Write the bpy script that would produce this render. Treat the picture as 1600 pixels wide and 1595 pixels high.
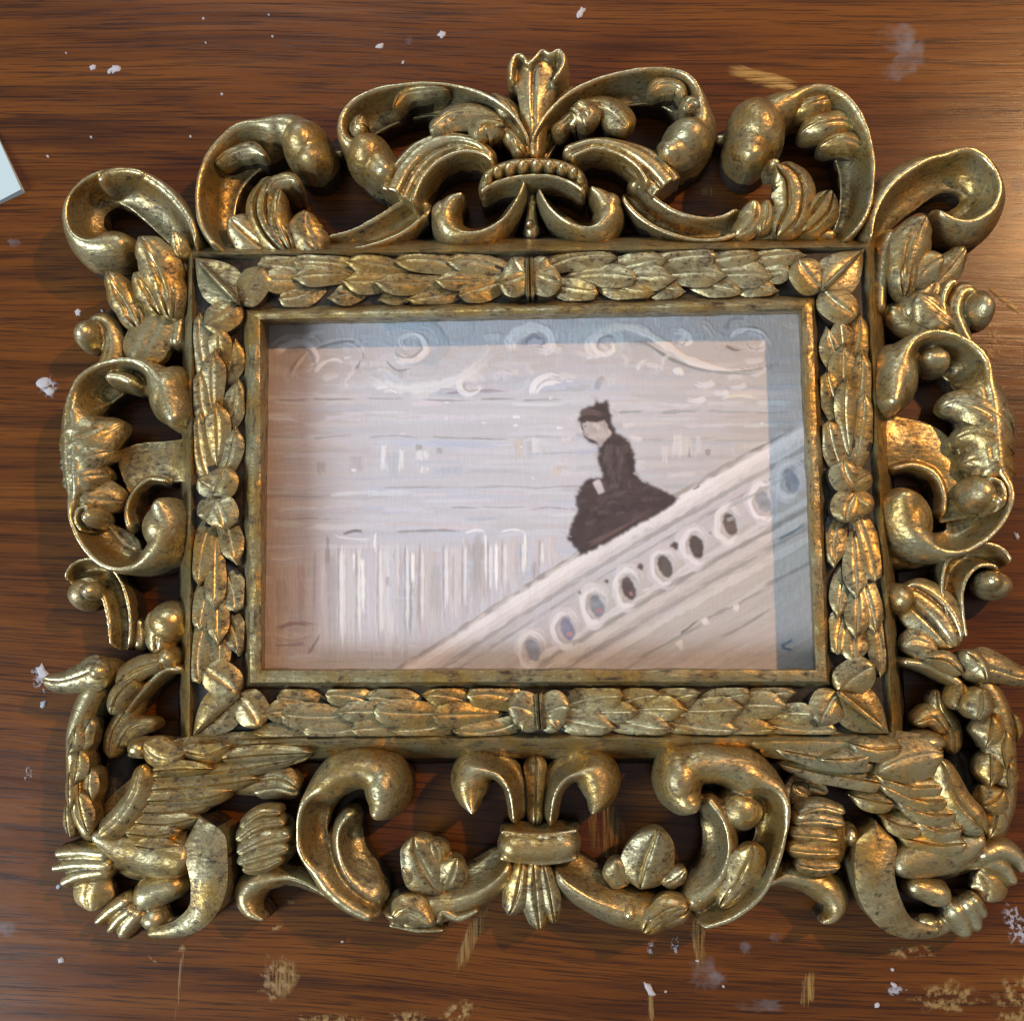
import bpy, math, random
import numpy as np
from mathutils import Matrix, Vector

# ------------------------------------------------------------------ camera, world, light, exposure
scene = bpy.context.scene
for o in list(bpy.data.objects):
    bpy.data.objects.remove(o)
MM = 0.001
FPX = 1600.0                       # focal length in photo pixels (photo 1600 x 1595)
ROT = np.array([0.1149, 0.0582, -0.0072])
CAM = np.array([10.66, -38.33, 286.7])     # mm


def rodrigues(r):
    t = np.linalg.norm(r)
    k = r / t
    K = np.array([[0, -k[2], k[1]], [k[2], 0, -k[0]], [-k[1], k[0], 0]])
    return np.eye(3) + math.sin(t) * K + (1 - math.cos(t)) * K @ K


RM = rodrigues(ROT)
cd = bpy.data.cameras.new('camera')
cam = bpy.data.objects.new('camera', cd)
scene.collection.objects.link(cam)
cd.sensor_fit = 'HORIZONTAL'
cd.sensor_width = 36.0
cd.lens = 36.0 * FPX / 1600.0
cd.clip_start = 0.01
cd.clip_end = 20.0
M4 = Matrix([[RM[i][j] for j in range(3)] + [CAM[i] * MM] for i in range(3)] + [[0, 0, 0, 1]])
cam.matrix_world = M4
scene.camera = cam

w = bpy.data.worlds.new('World')
scene.world = w
w.use_nodes = True
bg = w.node_tree.nodes['Background']
bg.inputs['Color'].default_value = (0.80, 0.90, 1.0, 1)
bg.inputs['Strength'].default_value = 0.29


def area(name, loc, target, size, size_y, power, color):
    l = bpy.data.lights.new(name, 'AREA')
    l.shape = 'RECTANGLE'
    l.size = size
    l.size_y = size_y
    l.energy = power
    l.color = color
    o = bpy.data.objects.new(name, l)
    scene.collection.objects.link(o)
    o.location = loc
    d = Vector(target) - Vector(loc)
    o.rotation_euler = d.to_track_quat('-Z', 'Y').to_euler()
    return o


# cool daylight from a window on the viewer's left, a second one beyond the top edge
area('window_light', (-1.60, -0.85, 1.22), (0, 0, 0), 0.8, 0.8, 50.0, (0.70, 0.86, 1.0))
area('window_light', (-0.50, 1.95, 1.40), (0, 0, 0), 1.0, 0.7, 16.0, (0.64, 0.82, 1.0))
# warm lamp up to the right
pl = bpy.data.lights.new('warm_lamp', 'POINT')
pl.energy = 24.0
pl.color = (1.0, 0.57, 0.25)
pl.shadow_soft_size = 0.016
lo = bpy.data.objects.new('warm_lamp', pl)
scene.collection.objects.link(lo)
lo.location = (0.565, 0.385, 0.71)

vs = scene.view_settings
vs.view_transform = 'Standard'
vs.look = 'None'
vs.exposure = 0.0
vs.gamma = 1.0
vs.use_curve_mapping = False

# ------------------------------------------------------------------ pixel -> place (mm), each with its own height
random.seed(4)
rng = np.random.default_rng(7)


def P(x, y, z):
    d = RM @ np.array([(x - 800) / FPX, (797.5 - y) / FPX, -1.0])
    t = (z - CAM[2]) / d[2]
    return CAM + d * t


def ppm(z):
    return FPX / (CAM[2] - z) / 1.0


FULL = (0, 0, 1.0)
C1 = (300, 60, .35)
C2 = (800, 60, .3625)
C3 = (60, 230, .2697)
C4 = (60, 540, .3136)
C5 = (60, 980, .3198)
C6 = (340, 1130, .325)
C7 = (780, 1130, .3625)
C8 = (1160, 980, .3198)
R1 = (1240, 200, .2759)
R2 = (1240, 500, .3512)


# ------------------------------------------------------------------ numpy noise
_lat = rng.random((32, 32, 32))


def vnoise(p):
    i = np.floor(p).astype(int)
    f = p - i
    f = f * f * (3 - 2 * f)
    i &= 31
    j = (i + 1) & 31
    def L(a, b, c):
        return _lat[a, b, c]
    x0, y0, z0 = i.T
    x1, y1, z1 = j.T
    fx, fy, fz = f.T
    a = L(x0, y0, z0) * (1 - fx) + L(x1, y0, z0) * fx
    b = L(x0, y1, z0) * (1 - fx) + L(x1, y1, z0) * fx
    c = L(x0, y0, z1) * (1 - fx) + L(x1, y0, z1) * fx
    d = L(x0, y1, z1) * (1 - fx) + L(x1, y1, z1) * fx
    return ((a * (1 - fy) + b * fy) * (1 - fz) + (c * (1 - fy) + d * fy) * fz) * 2 - 1


# ------------------------------------------------------------------ materials
def newmat(name):
    m = bpy.data.materials.new(name)
    m.use_nodes = True
    nt = m.node_tree
    bs = nt.nodes['Principled BSDF']
    return m, nt, bs


def N(nt, t, **kw):
    n = nt.nodes.new(t)
    for k, v in kw.items():
        setattr(n, k, v)
    return n


def noise(nt, vec, scale, detail=4, rough=.55, dist=0.0):
    n = N(nt, 'ShaderNodeTexNoise')
    n.inputs['Scale'].default_value = scale
    n.inputs['Detail'].default_value = detail
    n.inputs['Roughness'].default_value = rough
    n.inputs['Distortion'].default_value = dist
    nt.links.new(vec, n.inputs['Vector'])
    return n.outputs['Fac']


def ramp(nt, fac, stops, interp='LINEAR'):
    r = N(nt, 'ShaderNodeValToRGB')
    r.color_ramp.interpolation = interp
    e = r.color_ramp.elements
    while len(e) < len(stops):
        e.new(.5)
    for el, (p, c) in zip(e, stops):
        el.position = p
        el.color = c if len(c) == 4 else (*c, 1)
    nt.links.new(fac, r.inputs['Fac'])
    return r.outputs['Color']


def mix(nt, fac, a, b, mode='MIX'):
    m = N(nt, 'ShaderNodeMix', data_type='RGBA', blend_type=mode)
    for s, v in ((m.inputs[0], fac), (m.inputs[6], a), (m.inputs[7], b)):
        if isinstance(v, (int, float)):
            s.default_value = v
        elif isinstance(v, tuple):
            s.default_value = v if len(v) == 4 else (*v, 1)
        else:
            nt.links.new(v, s)
    return m.outputs[2]


def mmath(nt, op, a, b=None):
    m = N(nt, 'ShaderNodeMath', operation=op)
    for s, v in zip(m.inputs, (a, b)):
        if v is None:
            continue
        if isinstance(v, (int, float)):
            s.default_value = v
        else:
            nt.links.new(v, s)
    return m.outputs[0]


def bump(nt, h, strength, dist, prev=None):
    b = N(nt, 'ShaderNodeBump')
    b.inputs['Strength'].default_value = strength
    b.inputs['Distance'].default_value = dist
    nt.links.new(h, b.inputs['Height'])
    if prev is not None:
        nt.links.new(prev, b.inputs['Normal'])
    return b.outputs['Normal']


def scaled_pos(nt, sc, rot=(0, 0, 0), loc=(0, 0, 0)):
    g = N(nt, 'ShaderNodeNewGeometry')
    mp = N(nt, 'ShaderNodeMapping')
    mp.inputs['Scale'].default_value = sc
    mp.inputs['Rotation'].default_value = rot
    mp.inputs['Location'].default_value = loc
    nt.links.new(g.outputs['Position'], mp.inputs['Vector'])
    return mp.outputs['Vector'], g


def gold_material(name, tint=1.0, grain=(1, 1, 1), wash_amt=1.0):
    """worn gold leaf under a brushed-on umber wash, rubbed back along the raised edges"""
    m, nt, bs = newmat(name)
    pos, g = scaled_pos(nt, (1000, 1000, 1000))      # millimetres
    big = noise(nt, pos, .06, 3, .6, .4)
    fine = noise(nt, pos, 1.2, 3, .6)
    spk = noise(nt, pos, 1.7, 3, .6)
    gold = (.54 * tint, .335 * tint, .095 * tint)
    pale = (.54 * tint, .45 * tint, .24 * tint)
    base = mix(nt, ramp(nt, big, [(.40, (0, 0, 0)), (.60, (1, 1, 1))]), gold, pale)
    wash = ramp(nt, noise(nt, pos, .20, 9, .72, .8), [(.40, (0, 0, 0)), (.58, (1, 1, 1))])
    gp, _ = scaled_pos(nt, (1000 * grain[0], 1000 * grain[1], 1000 * grain[2]), (.3, .5, .2))
    str_ = noise(nt, gp, 1.1, 4, .68, .3)
    streaks = ramp(nt, str_, [(.47, (0, 0, 0)), (.62, (1, 1, 1))])
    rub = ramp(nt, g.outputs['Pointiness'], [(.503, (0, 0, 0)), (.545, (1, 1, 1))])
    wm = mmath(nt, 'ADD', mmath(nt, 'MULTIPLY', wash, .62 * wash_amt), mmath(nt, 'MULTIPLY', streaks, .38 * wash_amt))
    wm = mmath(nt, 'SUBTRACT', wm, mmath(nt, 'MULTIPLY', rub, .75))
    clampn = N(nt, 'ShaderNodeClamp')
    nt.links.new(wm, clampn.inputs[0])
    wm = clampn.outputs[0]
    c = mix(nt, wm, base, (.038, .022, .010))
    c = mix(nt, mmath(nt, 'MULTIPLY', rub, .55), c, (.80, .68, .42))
    pits = ramp(nt, spk, [(.60, (0, 0, 0)), (.645, (1, 1, 1))])
    patch = ramp(nt, noise(nt, pos, .15, 3, .6), [(.46, (0, 0, 0)), (.64, (.6, .6, .6))])
    pm = mix(nt, 1.0, pits, patch, 'MULTIPLY')
    c = mix(nt, pm, c, (.02, .013, .008))
    nt.links.new(c, bs.inputs['Base Color'])
    nt.links.new(mmath(nt, 'SUBTRACT', .95, mmath(nt, 'MULTIPLY', wm, .70)), bs.inputs['Metallic'])
    r = mmath(nt, 'ADD', mmath(nt, 'MULTIPLY', fine, .22), .20)
    r = mmath(nt, 'ADD', r, mmath(nt, 'MULTIPLY', wm, .22))
    nt.links.new(r, bs.inputs['Roughness'])
    tool, _ = scaled_pos(nt, (1000 * .35, 1000, 1000), (.7, .2, .9))
    nb = bump(nt, noise(nt, tool, .8, 2, .5), .35, .0005)
    nb = bump(nt, str_, .35, .00035, nb)
    nb = bump(nt, mmath(nt, 'SUBTRACT', 1.0, pm), .5, .0002, nb)
    nt.links.new(nb, bs.inputs['Normal'])
    return m


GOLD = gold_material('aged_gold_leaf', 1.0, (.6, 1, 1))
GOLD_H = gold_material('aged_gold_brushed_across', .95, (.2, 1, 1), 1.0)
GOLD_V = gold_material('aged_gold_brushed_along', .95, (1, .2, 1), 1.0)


def toned_material():  # dark bole of the laurel ground, plus recess shade put into the colour
    m, nt, bs = newmat('bole_and_recess_shade')
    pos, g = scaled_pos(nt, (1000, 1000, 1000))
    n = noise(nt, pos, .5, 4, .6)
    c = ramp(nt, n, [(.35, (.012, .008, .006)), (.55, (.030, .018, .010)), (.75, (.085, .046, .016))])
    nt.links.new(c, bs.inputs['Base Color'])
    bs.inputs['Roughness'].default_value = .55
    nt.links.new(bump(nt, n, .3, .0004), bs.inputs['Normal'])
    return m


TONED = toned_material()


def wood_material():
    m, nt, bs = newmat('varnished_oak')
    # long slow bend of the grain
    pos, g = scaled_pos(nt, (1000, 1000, 1000), (0, 0, math.radians(2.5)))
    bend = noise(nt, scaled_pos(nt, (3.2, 6, 5))[0], 1.0, 2, .5)
    sx = N(nt, 'ShaderNodeSeparateXYZ')
    nt.links.new(pos, sx.inputs[0])
    yy = mmath(nt, 'ADD', sx.outputs[1], mmath(nt, 'MULTIPLY', bend, 22.0))

    def streak(kx, ky, detail=4, rough=.6, off=0.0):
        cb = N(nt, 'ShaderNodeCombineXYZ')
        nt.links.new(mmath(nt, 'MULTIPLY', sx.outputs[0], kx), cb.inputs[0])
        nt.links.new(mmath(nt, 'MULTIPLY', yy, ky), cb.inputs[1])
        cb.inputs[2].default_value = off
        return noise(nt, cb.outputs[0], 1.0, detail, rough)
    broad = streak(.006, .10, 5, .62)
    med = streak(.010, .26, 5, .66, 3.1)
    pore = streak(.04, 2.1, 3, .62, 7.7)
    c = ramp(nt, broad, [(.33, (.072, .0205, .0032)), (.45, (.116, .0345, .0048)), (.60, (.160, .0510, .0068)), (.75, (.130, .0405, .0056))])
    d = ramp(nt, med, [(.53, (0, 0, 0)), (.66, (.62, .62, .62))])
    c = mix(nt, d, c, (.030, .0095, .0045))
    p = ramp(nt, pore, [(.53, (0, 0, 0)), (.59, (.66, .66, .66))])
    c = mix(nt, p, c, (.016, .006, .0035))
    nt.links.new(c, bs.inputs['Base Color'])
    rr = mmath(nt, 'ADD', mmath(nt, 'MULTIPLY', noise(nt, pos, .03, 4, .6), .14), .19)
    nt.links.new(rr, bs.inputs['Roughness'])
    bs.inputs['IOR'].default_value = 1.45
    bs.inputs['Specular IOR Level'].default_value = .42
    nb = bump(nt, mmath(nt, 'SUBTRACT', 1.0, p), .07, .0003)
    nb = bump(nt, streak(.03, .35, 2, .5, 1.3), .10, .0008, nb)
    nt.links.new(nb, bs.inputs['Normal'])
    return m


WOOD = wood_material()


def plain(name, col, rough=.6, spec=.5, metallic=0.0, bump_s=0.0, bump_scale=2.0, alpha_noise=None, vary=.15):
    m, nt, bs = newmat(name)
    pos, g = scaled_pos(nt, (1000, 1000, 1000))
    n = noise(nt, pos, bump_scale, 4, .6)
    c = mix(nt, n, tuple(v * (1 - vary) for v in col), tuple(min(1, v * (1 + vary)) for v in col))
    nt.links.new(c, bs.inputs['Base Color'])
    bs.inputs['Roughness'].default_value = rough
    bs.inputs['Specular IOR Level'].default_value = spec
    bs.inputs['Metallic'].default_value = metallic
    if bump_s:
        nt.links.new(bump(nt, n, bump_s, .0003), bs.inputs['Normal'])
    if alpha_noise:
        sc, rot, lo_, hi_, top = alpha_noise
        ap, _ = scaled_pos(nt, tuple(1000 * s for s in sc), (0, 0, rot))
        an = noise(nt, ap, 1.0, 4, .65)
        uv = N(nt, 'ShaderNodeAttribute', attribute_name='edge')
        k = mmath(nt, 'MULTIPLY', ramp(nt, an, [(lo_, (0, 0, 0)), (hi_, (1, 1, 1))]), uv.outputs['Fac'])
        nt.links.new(mmath(nt, 'MULTIPLY', k, top), bs.inputs['Alpha'])
    return m


WHITE = plain('dried_white_paint', (.46, .44, .46), .6, bump_s=.5, bump_scale=1.5)
PAPER = plain('pale_blue_card', (.50, .60, .62), .7, vary=.04)
CANVAS_EDGE = plain('primed_canvas', (.5, .47, .43), .8)

# ------------------------------------------------------------------ mesh helpers
COL = scene.collection


def link(name, me, mat, parent=None):
    o = bpy.data.objects.new(name, me)
    COL.objects.link(o)
    if mat:
        me.materials.append(mat)
    if parent:
        o.parent = parent
    return o


def empty(name, loc=(0, 0, 0)):
    o = bpy.data.objects.new(name, None)
    o.empty_display_size = .02
    COL.objects.link(o)
    o.location = loc
    return o


def tag(o, label=None, cat=None, group=None, kind=None):
    for k, v in (('label', label), ('category', cat), ('group', group), ('kind', kind)):
        if v:
            o[k] = v
    return o


def rough_up(me, amp1=.16, s1=5.0, amp2=.07, s2=1.6):
    """uneven hand-carved surface, real relief (mesh in mm)"""
    n = len(me.vertices)
    co = np.empty(n * 3, 'f4')
    me.vertices.foreach_get('co', co)
    co = co.reshape(-1, 3).astype(float)
    no = np.empty(n * 3, 'f4')
    me.vertices.foreach_get('normal', no)
    no = no.reshape(-1, 3)
    d = amp1 * vnoise(co / s1 + 11) + amp2 * vnoise(co / s2 + 5)
    co += no * d[:, None]
    return co


def finish(me, co, angle=40):
    me.vertices.foreach_set('co', (co * MM).astype('f4').ravel())
    me.polygons.foreach_set('use_smooth', np.ones(len(me.polygons), bool))
    me.update()
    if angle:
        me.set_sharp_from_angle(angle=math.radians(angle))
    return me


def shade_sides(me, zmax):  # paints recess shade into the colour of low, side-facing faces
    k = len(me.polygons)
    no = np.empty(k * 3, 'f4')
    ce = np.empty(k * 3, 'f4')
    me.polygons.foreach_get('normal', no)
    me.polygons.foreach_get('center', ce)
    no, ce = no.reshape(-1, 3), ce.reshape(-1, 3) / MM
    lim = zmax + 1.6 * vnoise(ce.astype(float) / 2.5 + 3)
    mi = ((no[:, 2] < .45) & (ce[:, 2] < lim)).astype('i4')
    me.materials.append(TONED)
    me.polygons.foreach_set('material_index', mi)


class Morph(list):
    pass


CRISP = []


class Bld:
    """collects closed carved pieces in mm"""

    def __init__(self, crop=FULL):
        self.v = []
        self.f = []
        self.crop = crop

    def px(self, u, v):
        a, b, s = self.crop
        return a + u * s, b + v * s

    def pt(self, u, v, z):
        x, y = self.px(u, v)
        return P(x, y, z)

    def sz(self, w, z):
        return w * self.crop[2] / ppm(z)

    def sweep(self, pts, prof, z=6, h=8, n=None, ends='rr', zb=.3, scallop=None, tilt=0, grooves=None, drop=None):
        """pts (u,v,halfwidth[,z[,h]]); prof list of (a,b): a=+1 left of travel .. -1 right"""
        k = len(pts)
        zl = np.interp(np.linspace(0, 1, k), np.linspace(0, 1, len(z)), z) if isinstance(z, (list, tuple)) else np.full(k, float(z))
        hl = np.interp(np.linspace(0, 1, k), np.linspace(0, 1, len(h)), h) if isinstance(h, (list, tuple)) else np.full(k, float(h))
        A = []
        for i, p in enumerate(pts):
            zz = p[3] if len(p) > 3 else zl[i]
            hh = p[4] if len(p) > 4 else hl[i]
            q = self.pt(p[0], p[1], zz + .7 * hh)
            A.append([q[0], q[1], zz, self.sz(p[2], zz + hh), hh])
        A = np.array(A)
        # arc-length parameterised Catmull-Rom
        seg = np.sqrt(((A[1:, :2] - A[:-1, :2]) ** 2).sum(1)) + 1e-6
        tk = np.concatenate([[0], np.cumsum(np.sqrt(seg))])
        ext = np.vstack([2 * A[0] - A[1], A, 2 * A[-1] - A[-2]])
        te = np.concatenate([[tk[0] - (tk[1] - tk[0])], tk, [tk[-1] + tk[-1] - tk[-2]]])
        L = seg.sum()
        if n is None:
            n = int(max(16, min(80, L / .5)))
        # end-dense sampling
        s = np.linspace(0, 1, n)
        dense = np.linspace(0, 1, 400)
        T = dense * tk[-1]
        C = np.empty((400, 5))
        for i in range(k - 1):
            sel = (T >= tk[i]) & (T <= tk[i + 1] + 1e-9)
            t = T[sel][:, None]
            p0, p1, p2, p3 = ext[i:i + 4]
            t0, t1, t2, t3 = te[i:i + 4]
            a1 = (t1 - t) / (t1 - t0) * p0 + (t - t0) / (t1 - t0) * p1
            a2 = (t2 - t) / (t2 - t1) * p1 + (t - t1) / (t2 - t1) * p2
            a3 = (t3 - t) / (t3 - t2) * p2 + (t - t2) / (t3 - t2) * p3
            b1 = (t2 - t) / (t2 - t0) * a1 + (t - t0) / (t2 - t0) * a2
            b2 = (t3 - t) / (t3 - t1) * a2 + (t - t1) / (t3 - t1) * a3
            C[sel] = (t2 - t) / (t2 - t1) * b1 + (t - t1) / (t2 - t1) * b2
        ds = np.concatenate([[0], np.cumsum(np.sqrt(((C[1:, :2] - C[:-1, :2]) ** 2).sum(1)))])
        L = ds[-1]
        s = .5 - .5 * np.cos(np.pi * s) if ends != 'ff' else s
        s = (.6 * s + .4 * np.linspace(0, 1, n)) * L
        S = np.stack([np.interp(s, ds, C[:, i]) for i in range(5)], 1)
        tan = np.gradient(S[:, :2], s, axis=0)
        tan /= np.sqrt((tan ** 2).sum(1))[:, None] + 1e-9
        nor = np.stack([-tan[:, 1], tan[:, 0]], 1)
        W = np.maximum(S[:, 3], .05)
        H = S[:, 4].copy()

        def endf(dist, w, kind):
            if kind == 'f':
                return np.ones_like(dist)
            l = w * (1.0 if kind == 'r' else 2.2)
            l = np.minimum(l, L * (.5 if kind == 'r' else .75))
            x = np.clip(dist / np.maximum(l, 1e-6), 0, 1)
            if kind == 'r':
                return np.sqrt(np.clip(1 - (1 - x) ** 2, 0, 1))
            return 1 - (1 - x) ** 1.7
        e = endf(s, W[0] if W[0] > .3 else W.max() * .5, ends[0]) * endf(L - s, W[-1] if W[-1] > .3 else W.max() * .5, ends[1])
        e = np.maximum(e, .04)
        W = W * e
        if drop is None:
            drop = .2 if any(prof is q for q in CRISP) else .65
        H = H * (1 - drop + drop * e)
        if scallop:
            amp, cnt = scallop
            W = W * (1 + amp * np.abs(np.sin(np.pi * cnt * s / L)) - amp * .6)
        keys = prof if isinstance(prof, Morph) else [(0, prof), (1, prof)]
        if isinstance(prof, Morph):
            m = 27
            g = np.linspace(0, 1, m)
            kp = [np.stack([np.interp(g, np.linspace(0, 1, len(q)), np.array(q, float)[:, c_]) for c_ in (0, 1)], 1) for _, q in keys]
        else:
            kp = [np.array(q, float) for _, q in keys]
            m = len(kp[0])
        kt = [q[0] for q in keys]
        base = len(self.v)
        tl = tilt
        under = zb < 5 and any(prof is q for q in (LEAFP, LEAF2, SMOOTHLEAF, FE, LOBE1, LOBE2))
        thick = 3.2
        ctr = S[n // 2, :2]
        for i in range(n):
            ti = s[i] / L
            if ti <= kt[0]:
                pr = kp[0]
            elif ti >= kt[-1]:
                pr = kp[-1]
            else:
                q = max(j for j in range(len(kt) - 1) if kt[j] <= ti)
                ff = (ti - kt[q]) / max(1e-6, kt[q + 1] - kt[q])
                ff = ff * ff * (3 - 2 * ff)
                pr = kp[q] * (1 - ff) + kp[q + 1] * ff
            a, b = pr.T
            for j in range(m):
                bb = b[j]
                if grooves:
                    cnt, amp = grooves
                    bb = bb - amp * (abs(math.sin(math.pi * cnt * s[i] / L + abs(a[j]) * 1.1)) < .18) * (abs(a[j]) > .15)
                self.v.append((S[i, 0] + nor[i, 0] * W[i] * a[j], S[i, 1] + nor[i, 1] * W[i] * a[j], max(zb + .1, S[i, 2] + H[i] * bb + tl * a[j] * W[i])))
            cxy = S[i, :2]
            if under:
                zc_ = max(zb + .1, S[i, 2] + H[i] * min(b[0], b[-1]) - thick)
                mid_xy = cxy + (ctr - cxy) * .45
                ring = ((a[-1] * .95, cxy, zc_), (a[-1] * .5, mid_xy, zb), (a[0] * .5, mid_xy, zb), (a[0] * .95, cxy, zc_))
            else:
                ring = ((a[-1] * .96, cxy, zb), (a[0] * .96, cxy, zb))
            for aa, pp_, zz_ in ring:
                self.v.append((pp_[0] + nor[i, 0] * W[i] * aa, pp_[1] + nor[i, 1] * W[i] * aa, zz_))
        M = m + len(ring)
        for i in range(n - 1):
            for j in range(M):
                j2 = (j + 1) % M
                self.f.append((base + i * M + j, base + (i + 1) * M + j, base + (i + 1) * M + j2, base + i * M + j2))
        self.f.append(tuple(base + j for j in range(M)))
        self.f.append(tuple(base + (n - 1) * M + j for j in reversed(range(M))))
        return self

    def ball(self, u, v, ru, rv, zc=9, rz=11, rot=0, nu=28, nv=16, whorl=0):
        c = self.pt(u, v, zc + rz * .45)
        a = self.sz(ru, zc)
        bb = self.sz(rv, zc)
        base = len(self.v)
        ca, sa = math.cos(rot), math.sin(rot)
        for i in range(nv + 1):
            th = math.pi * i / nv
            for j in range(nu):
                ph = 2 * math.pi * j / nu
                k = 1.0
                if whorl:
                    k = 1 + whorl * (j / nu - .5)
                x = a * math.sin(th) * math.cos(ph) * k
                y = bb * math.sin(th) * math.sin(ph) * k
                zz = zc + rz * math.cos(th)
                self.v.append((c[0] + x * ca - y * sa, c[1] + x * sa + y * ca, max(.3, zz)))
        for i in range(nv):
            for j in range(nu):
                j2 = (j + 1) % nu
                self.f.append((base + i * nu + j, base + (i + 1) * nu + j, base + (i + 1) * nu + j2, base + i * nu + j2))
        self.f.append(tuple(base + j for j in range(nu)))
        self.f.append(tuple(base + nv * nu + j for j in reversed(range(nu))))
        return self

    def build(self, name, parent, mat=None, vox=.40, r=(.16, 5.0, .05, 1.8), angle=50, zside=None):
        me = bpy.data.meshes.new(name)
        me.from_pydata([tuple(x) for x in self.v], [], self.f)
        if vox:
            tmp = bpy.data.objects.new('tmp', me)
            COL.objects.link(tmp)
            md = tmp.modifiers.new('r', 'REMESH')
            md.mode = 'VOXEL'
            md.voxel_size = vox
            md2 = tmp.modifiers.new('s', 'SMOOTH')
            md2.factor = .5
            md2.iterations = 1
            dg = bpy.context.evaluated_depsgraph_get()
            dg.update()
            me2 = bpy.data.meshes.new_from_object(tmp.evaluated_get(dg))
            bpy.data.objects.remove(tmp)
            bpy.data.meshes.remove(me)
            me = me2
            me.name = name
            angle = 0
        co = rough_up(me, *r)
        finish(me, co, angle)
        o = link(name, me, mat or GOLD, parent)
        shade_sides(me, 7.0 if zside is None else zside)
        return o


def symp(f, m=13):
    return [(a, f(a)) for a in np.linspace(1, -1, m)]


ROUND = symp(lambda a: math.sqrt(max(0, 1 - a * a)), 15)
FLATB = symp(lambda a: 1 - .16 * a * a, 13)
LEAFP = symp(lambda a: 1 - .34 * abs(a) ** 2.2 - .20 * math.exp(-((a - .12) / .09) ** 2) + .10 * a, 25)
LEAF2 = symp(lambda a: 1 - .36 * abs(a) ** 2.5 - .30 * math.exp(-((a - .30) / .09) ** 2) - .26 * math.exp(-((a + .36) / .08) ** 2), 27)
SMOOTHLEAF = symp(lambda a: 1 - .36 * abs(a) ** 2.0 - .07 * math.exp(-((a + .2) / .12) ** 2), 21)
TROUGH = symp(lambda a: .3 + .7 * min(1, (abs(a) / .72) ** 2.4), 25)
RIDGES = symp(lambda a: 1 - .35 * a * a - .22 * math.exp(-((a + .42) / .09) ** 2) - .14 * math.exp(-((a - .5) / .1) ** 2), 27)
FE = symp(lambda a: 1 - .30 * abs(a) ** 1.8 + .18 * a - .16 * math.exp(-(a / .08) ** 2), 17)
LEAFX = symp(lambda a: 1 - .26 * abs(a) ** 1.7 - .12 * math.exp(-(a / .12) ** 2), 13)
CRISP += [FLATB, LEAFP, LEAF2, SMOOTHLEAF, RIDGES, FE, LEAFX]
# C-scroll hollow: high thin rim on the outside, falling away to the inside
_c = [(1.0, .22), (1.03, .52), (1.0, .78), (.92, .93), (.80, 1.0), (.64, .99), (.52, .93), (.42, .80), (.30, .62), (.14, .46), (-.1, .34), (-.4, .27), (-.7, .25), (-.92, .27), (-1.0, .1)]
CUPL = _c
CUPR = [(-a, b) for a, b in reversed(_c)]
# broad rounded outside, rim in the middle, hollow inside
_r = [(1.0, .05), (.96, .34), (.85, .60), (.68, .80), (.48, .93), (.30, 1.0), (.20, .99), (.12, .88), (0, .66), (-.18, .44), (-.42, .3), (-.7, .25), (-1, .15)]
MIDL = _r
MIDR = [(-a, b) for a, b in reversed(_r)]


def mo(*k):
    return Morph([(k[i], k[i + 1]) for i in range(0, len(k), 2)])


LOBE1 = mo(0, LEAF2, .45, LEAFP, .88, SMOOTHLEAF)
LOBE2 = mo(0, LEAFP, .5, SMOOTHLEAF, 1, SMOOTHLEAF)
CRISP += [LOBE1, LOBE2]


# ================================================================== the table
me = bpy.data.meshes.new('tabletop')
T = .7
me.from_pydata([(-T, -T, 0), (T, -T, 0), (T, T, 0), (-T, T, 0), (-T, -T, -.025), (T, -T, -.025), (T, T, -.025), (-T, T, -.025)], [],
               [(0, 1, 2, 3), (7, 6, 5, 4), (0, 4, 5, 1), (1, 5, 6, 2), (2, 6, 7, 3), (3, 7, 4, 0)])
table = tag(link('tabletop', me, WOOD), kind='structure')

# ================================================================== the frame
frame = empty('picture_frame')
tag(frame, 'ornate carved antique gold picture frame with scrolls and two birds', 'picture frame')

# ---- moulding: four mitred rails
LOOPS = [  # px corners TL TR BR BL, z
    ([(283, 372), (1377, 360), (1418, 1192), (278, 1192)], .2),
    ([(286, 380), (1372, 368), (1412, 1184), (282, 1184)], 8),
    ([(297, 395), (1358, 382), (1399, 1158), (292, 1160)], 15.4),
    ([(300, 398), (1354, 386), (1395, 1151), (296, 1156)], 16.2),
    ([(303, 401), (1351, 389), (1391, 1147), (299, 1152)], 15.6),
    ([(307, 405), (1347, 393), (1387, 1143), (303, 1148)], 14.2),
    ([(380, 480), (1277, 461), (1300, 1074), (381, 1077)], 14.2),
    ([(385, 485), (1273, 465), (1296, 1068), (387, 1070)], 16.2),
    ([(391, 489), (1268, 469), (1292, 1064), (391, 1066)], 17.6),
    ([(399, 494), (1260, 476), (1283, 1056), (400, 1057)], 18.0),
    ([(406, 499), (1253, 482), (1275, 1047), (408, 1048)], 17.6),
    ([(409, 501), (1251, 485), (1274, 1045), (410, 1046)], 16.6),
    ([(421, 508), (1247, 491), (1271.5, 1044.5), (414, 1044)], 7.0),
    ([(421, 508), (1247, 491), (1271.5, 1044.5), (414, 1044)], .2),
]


def lerp(a, b, t):
    return (a[0] + (b[0] - a[0]) * t, a[1] + (b[1] - a[1]) * t)


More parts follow.
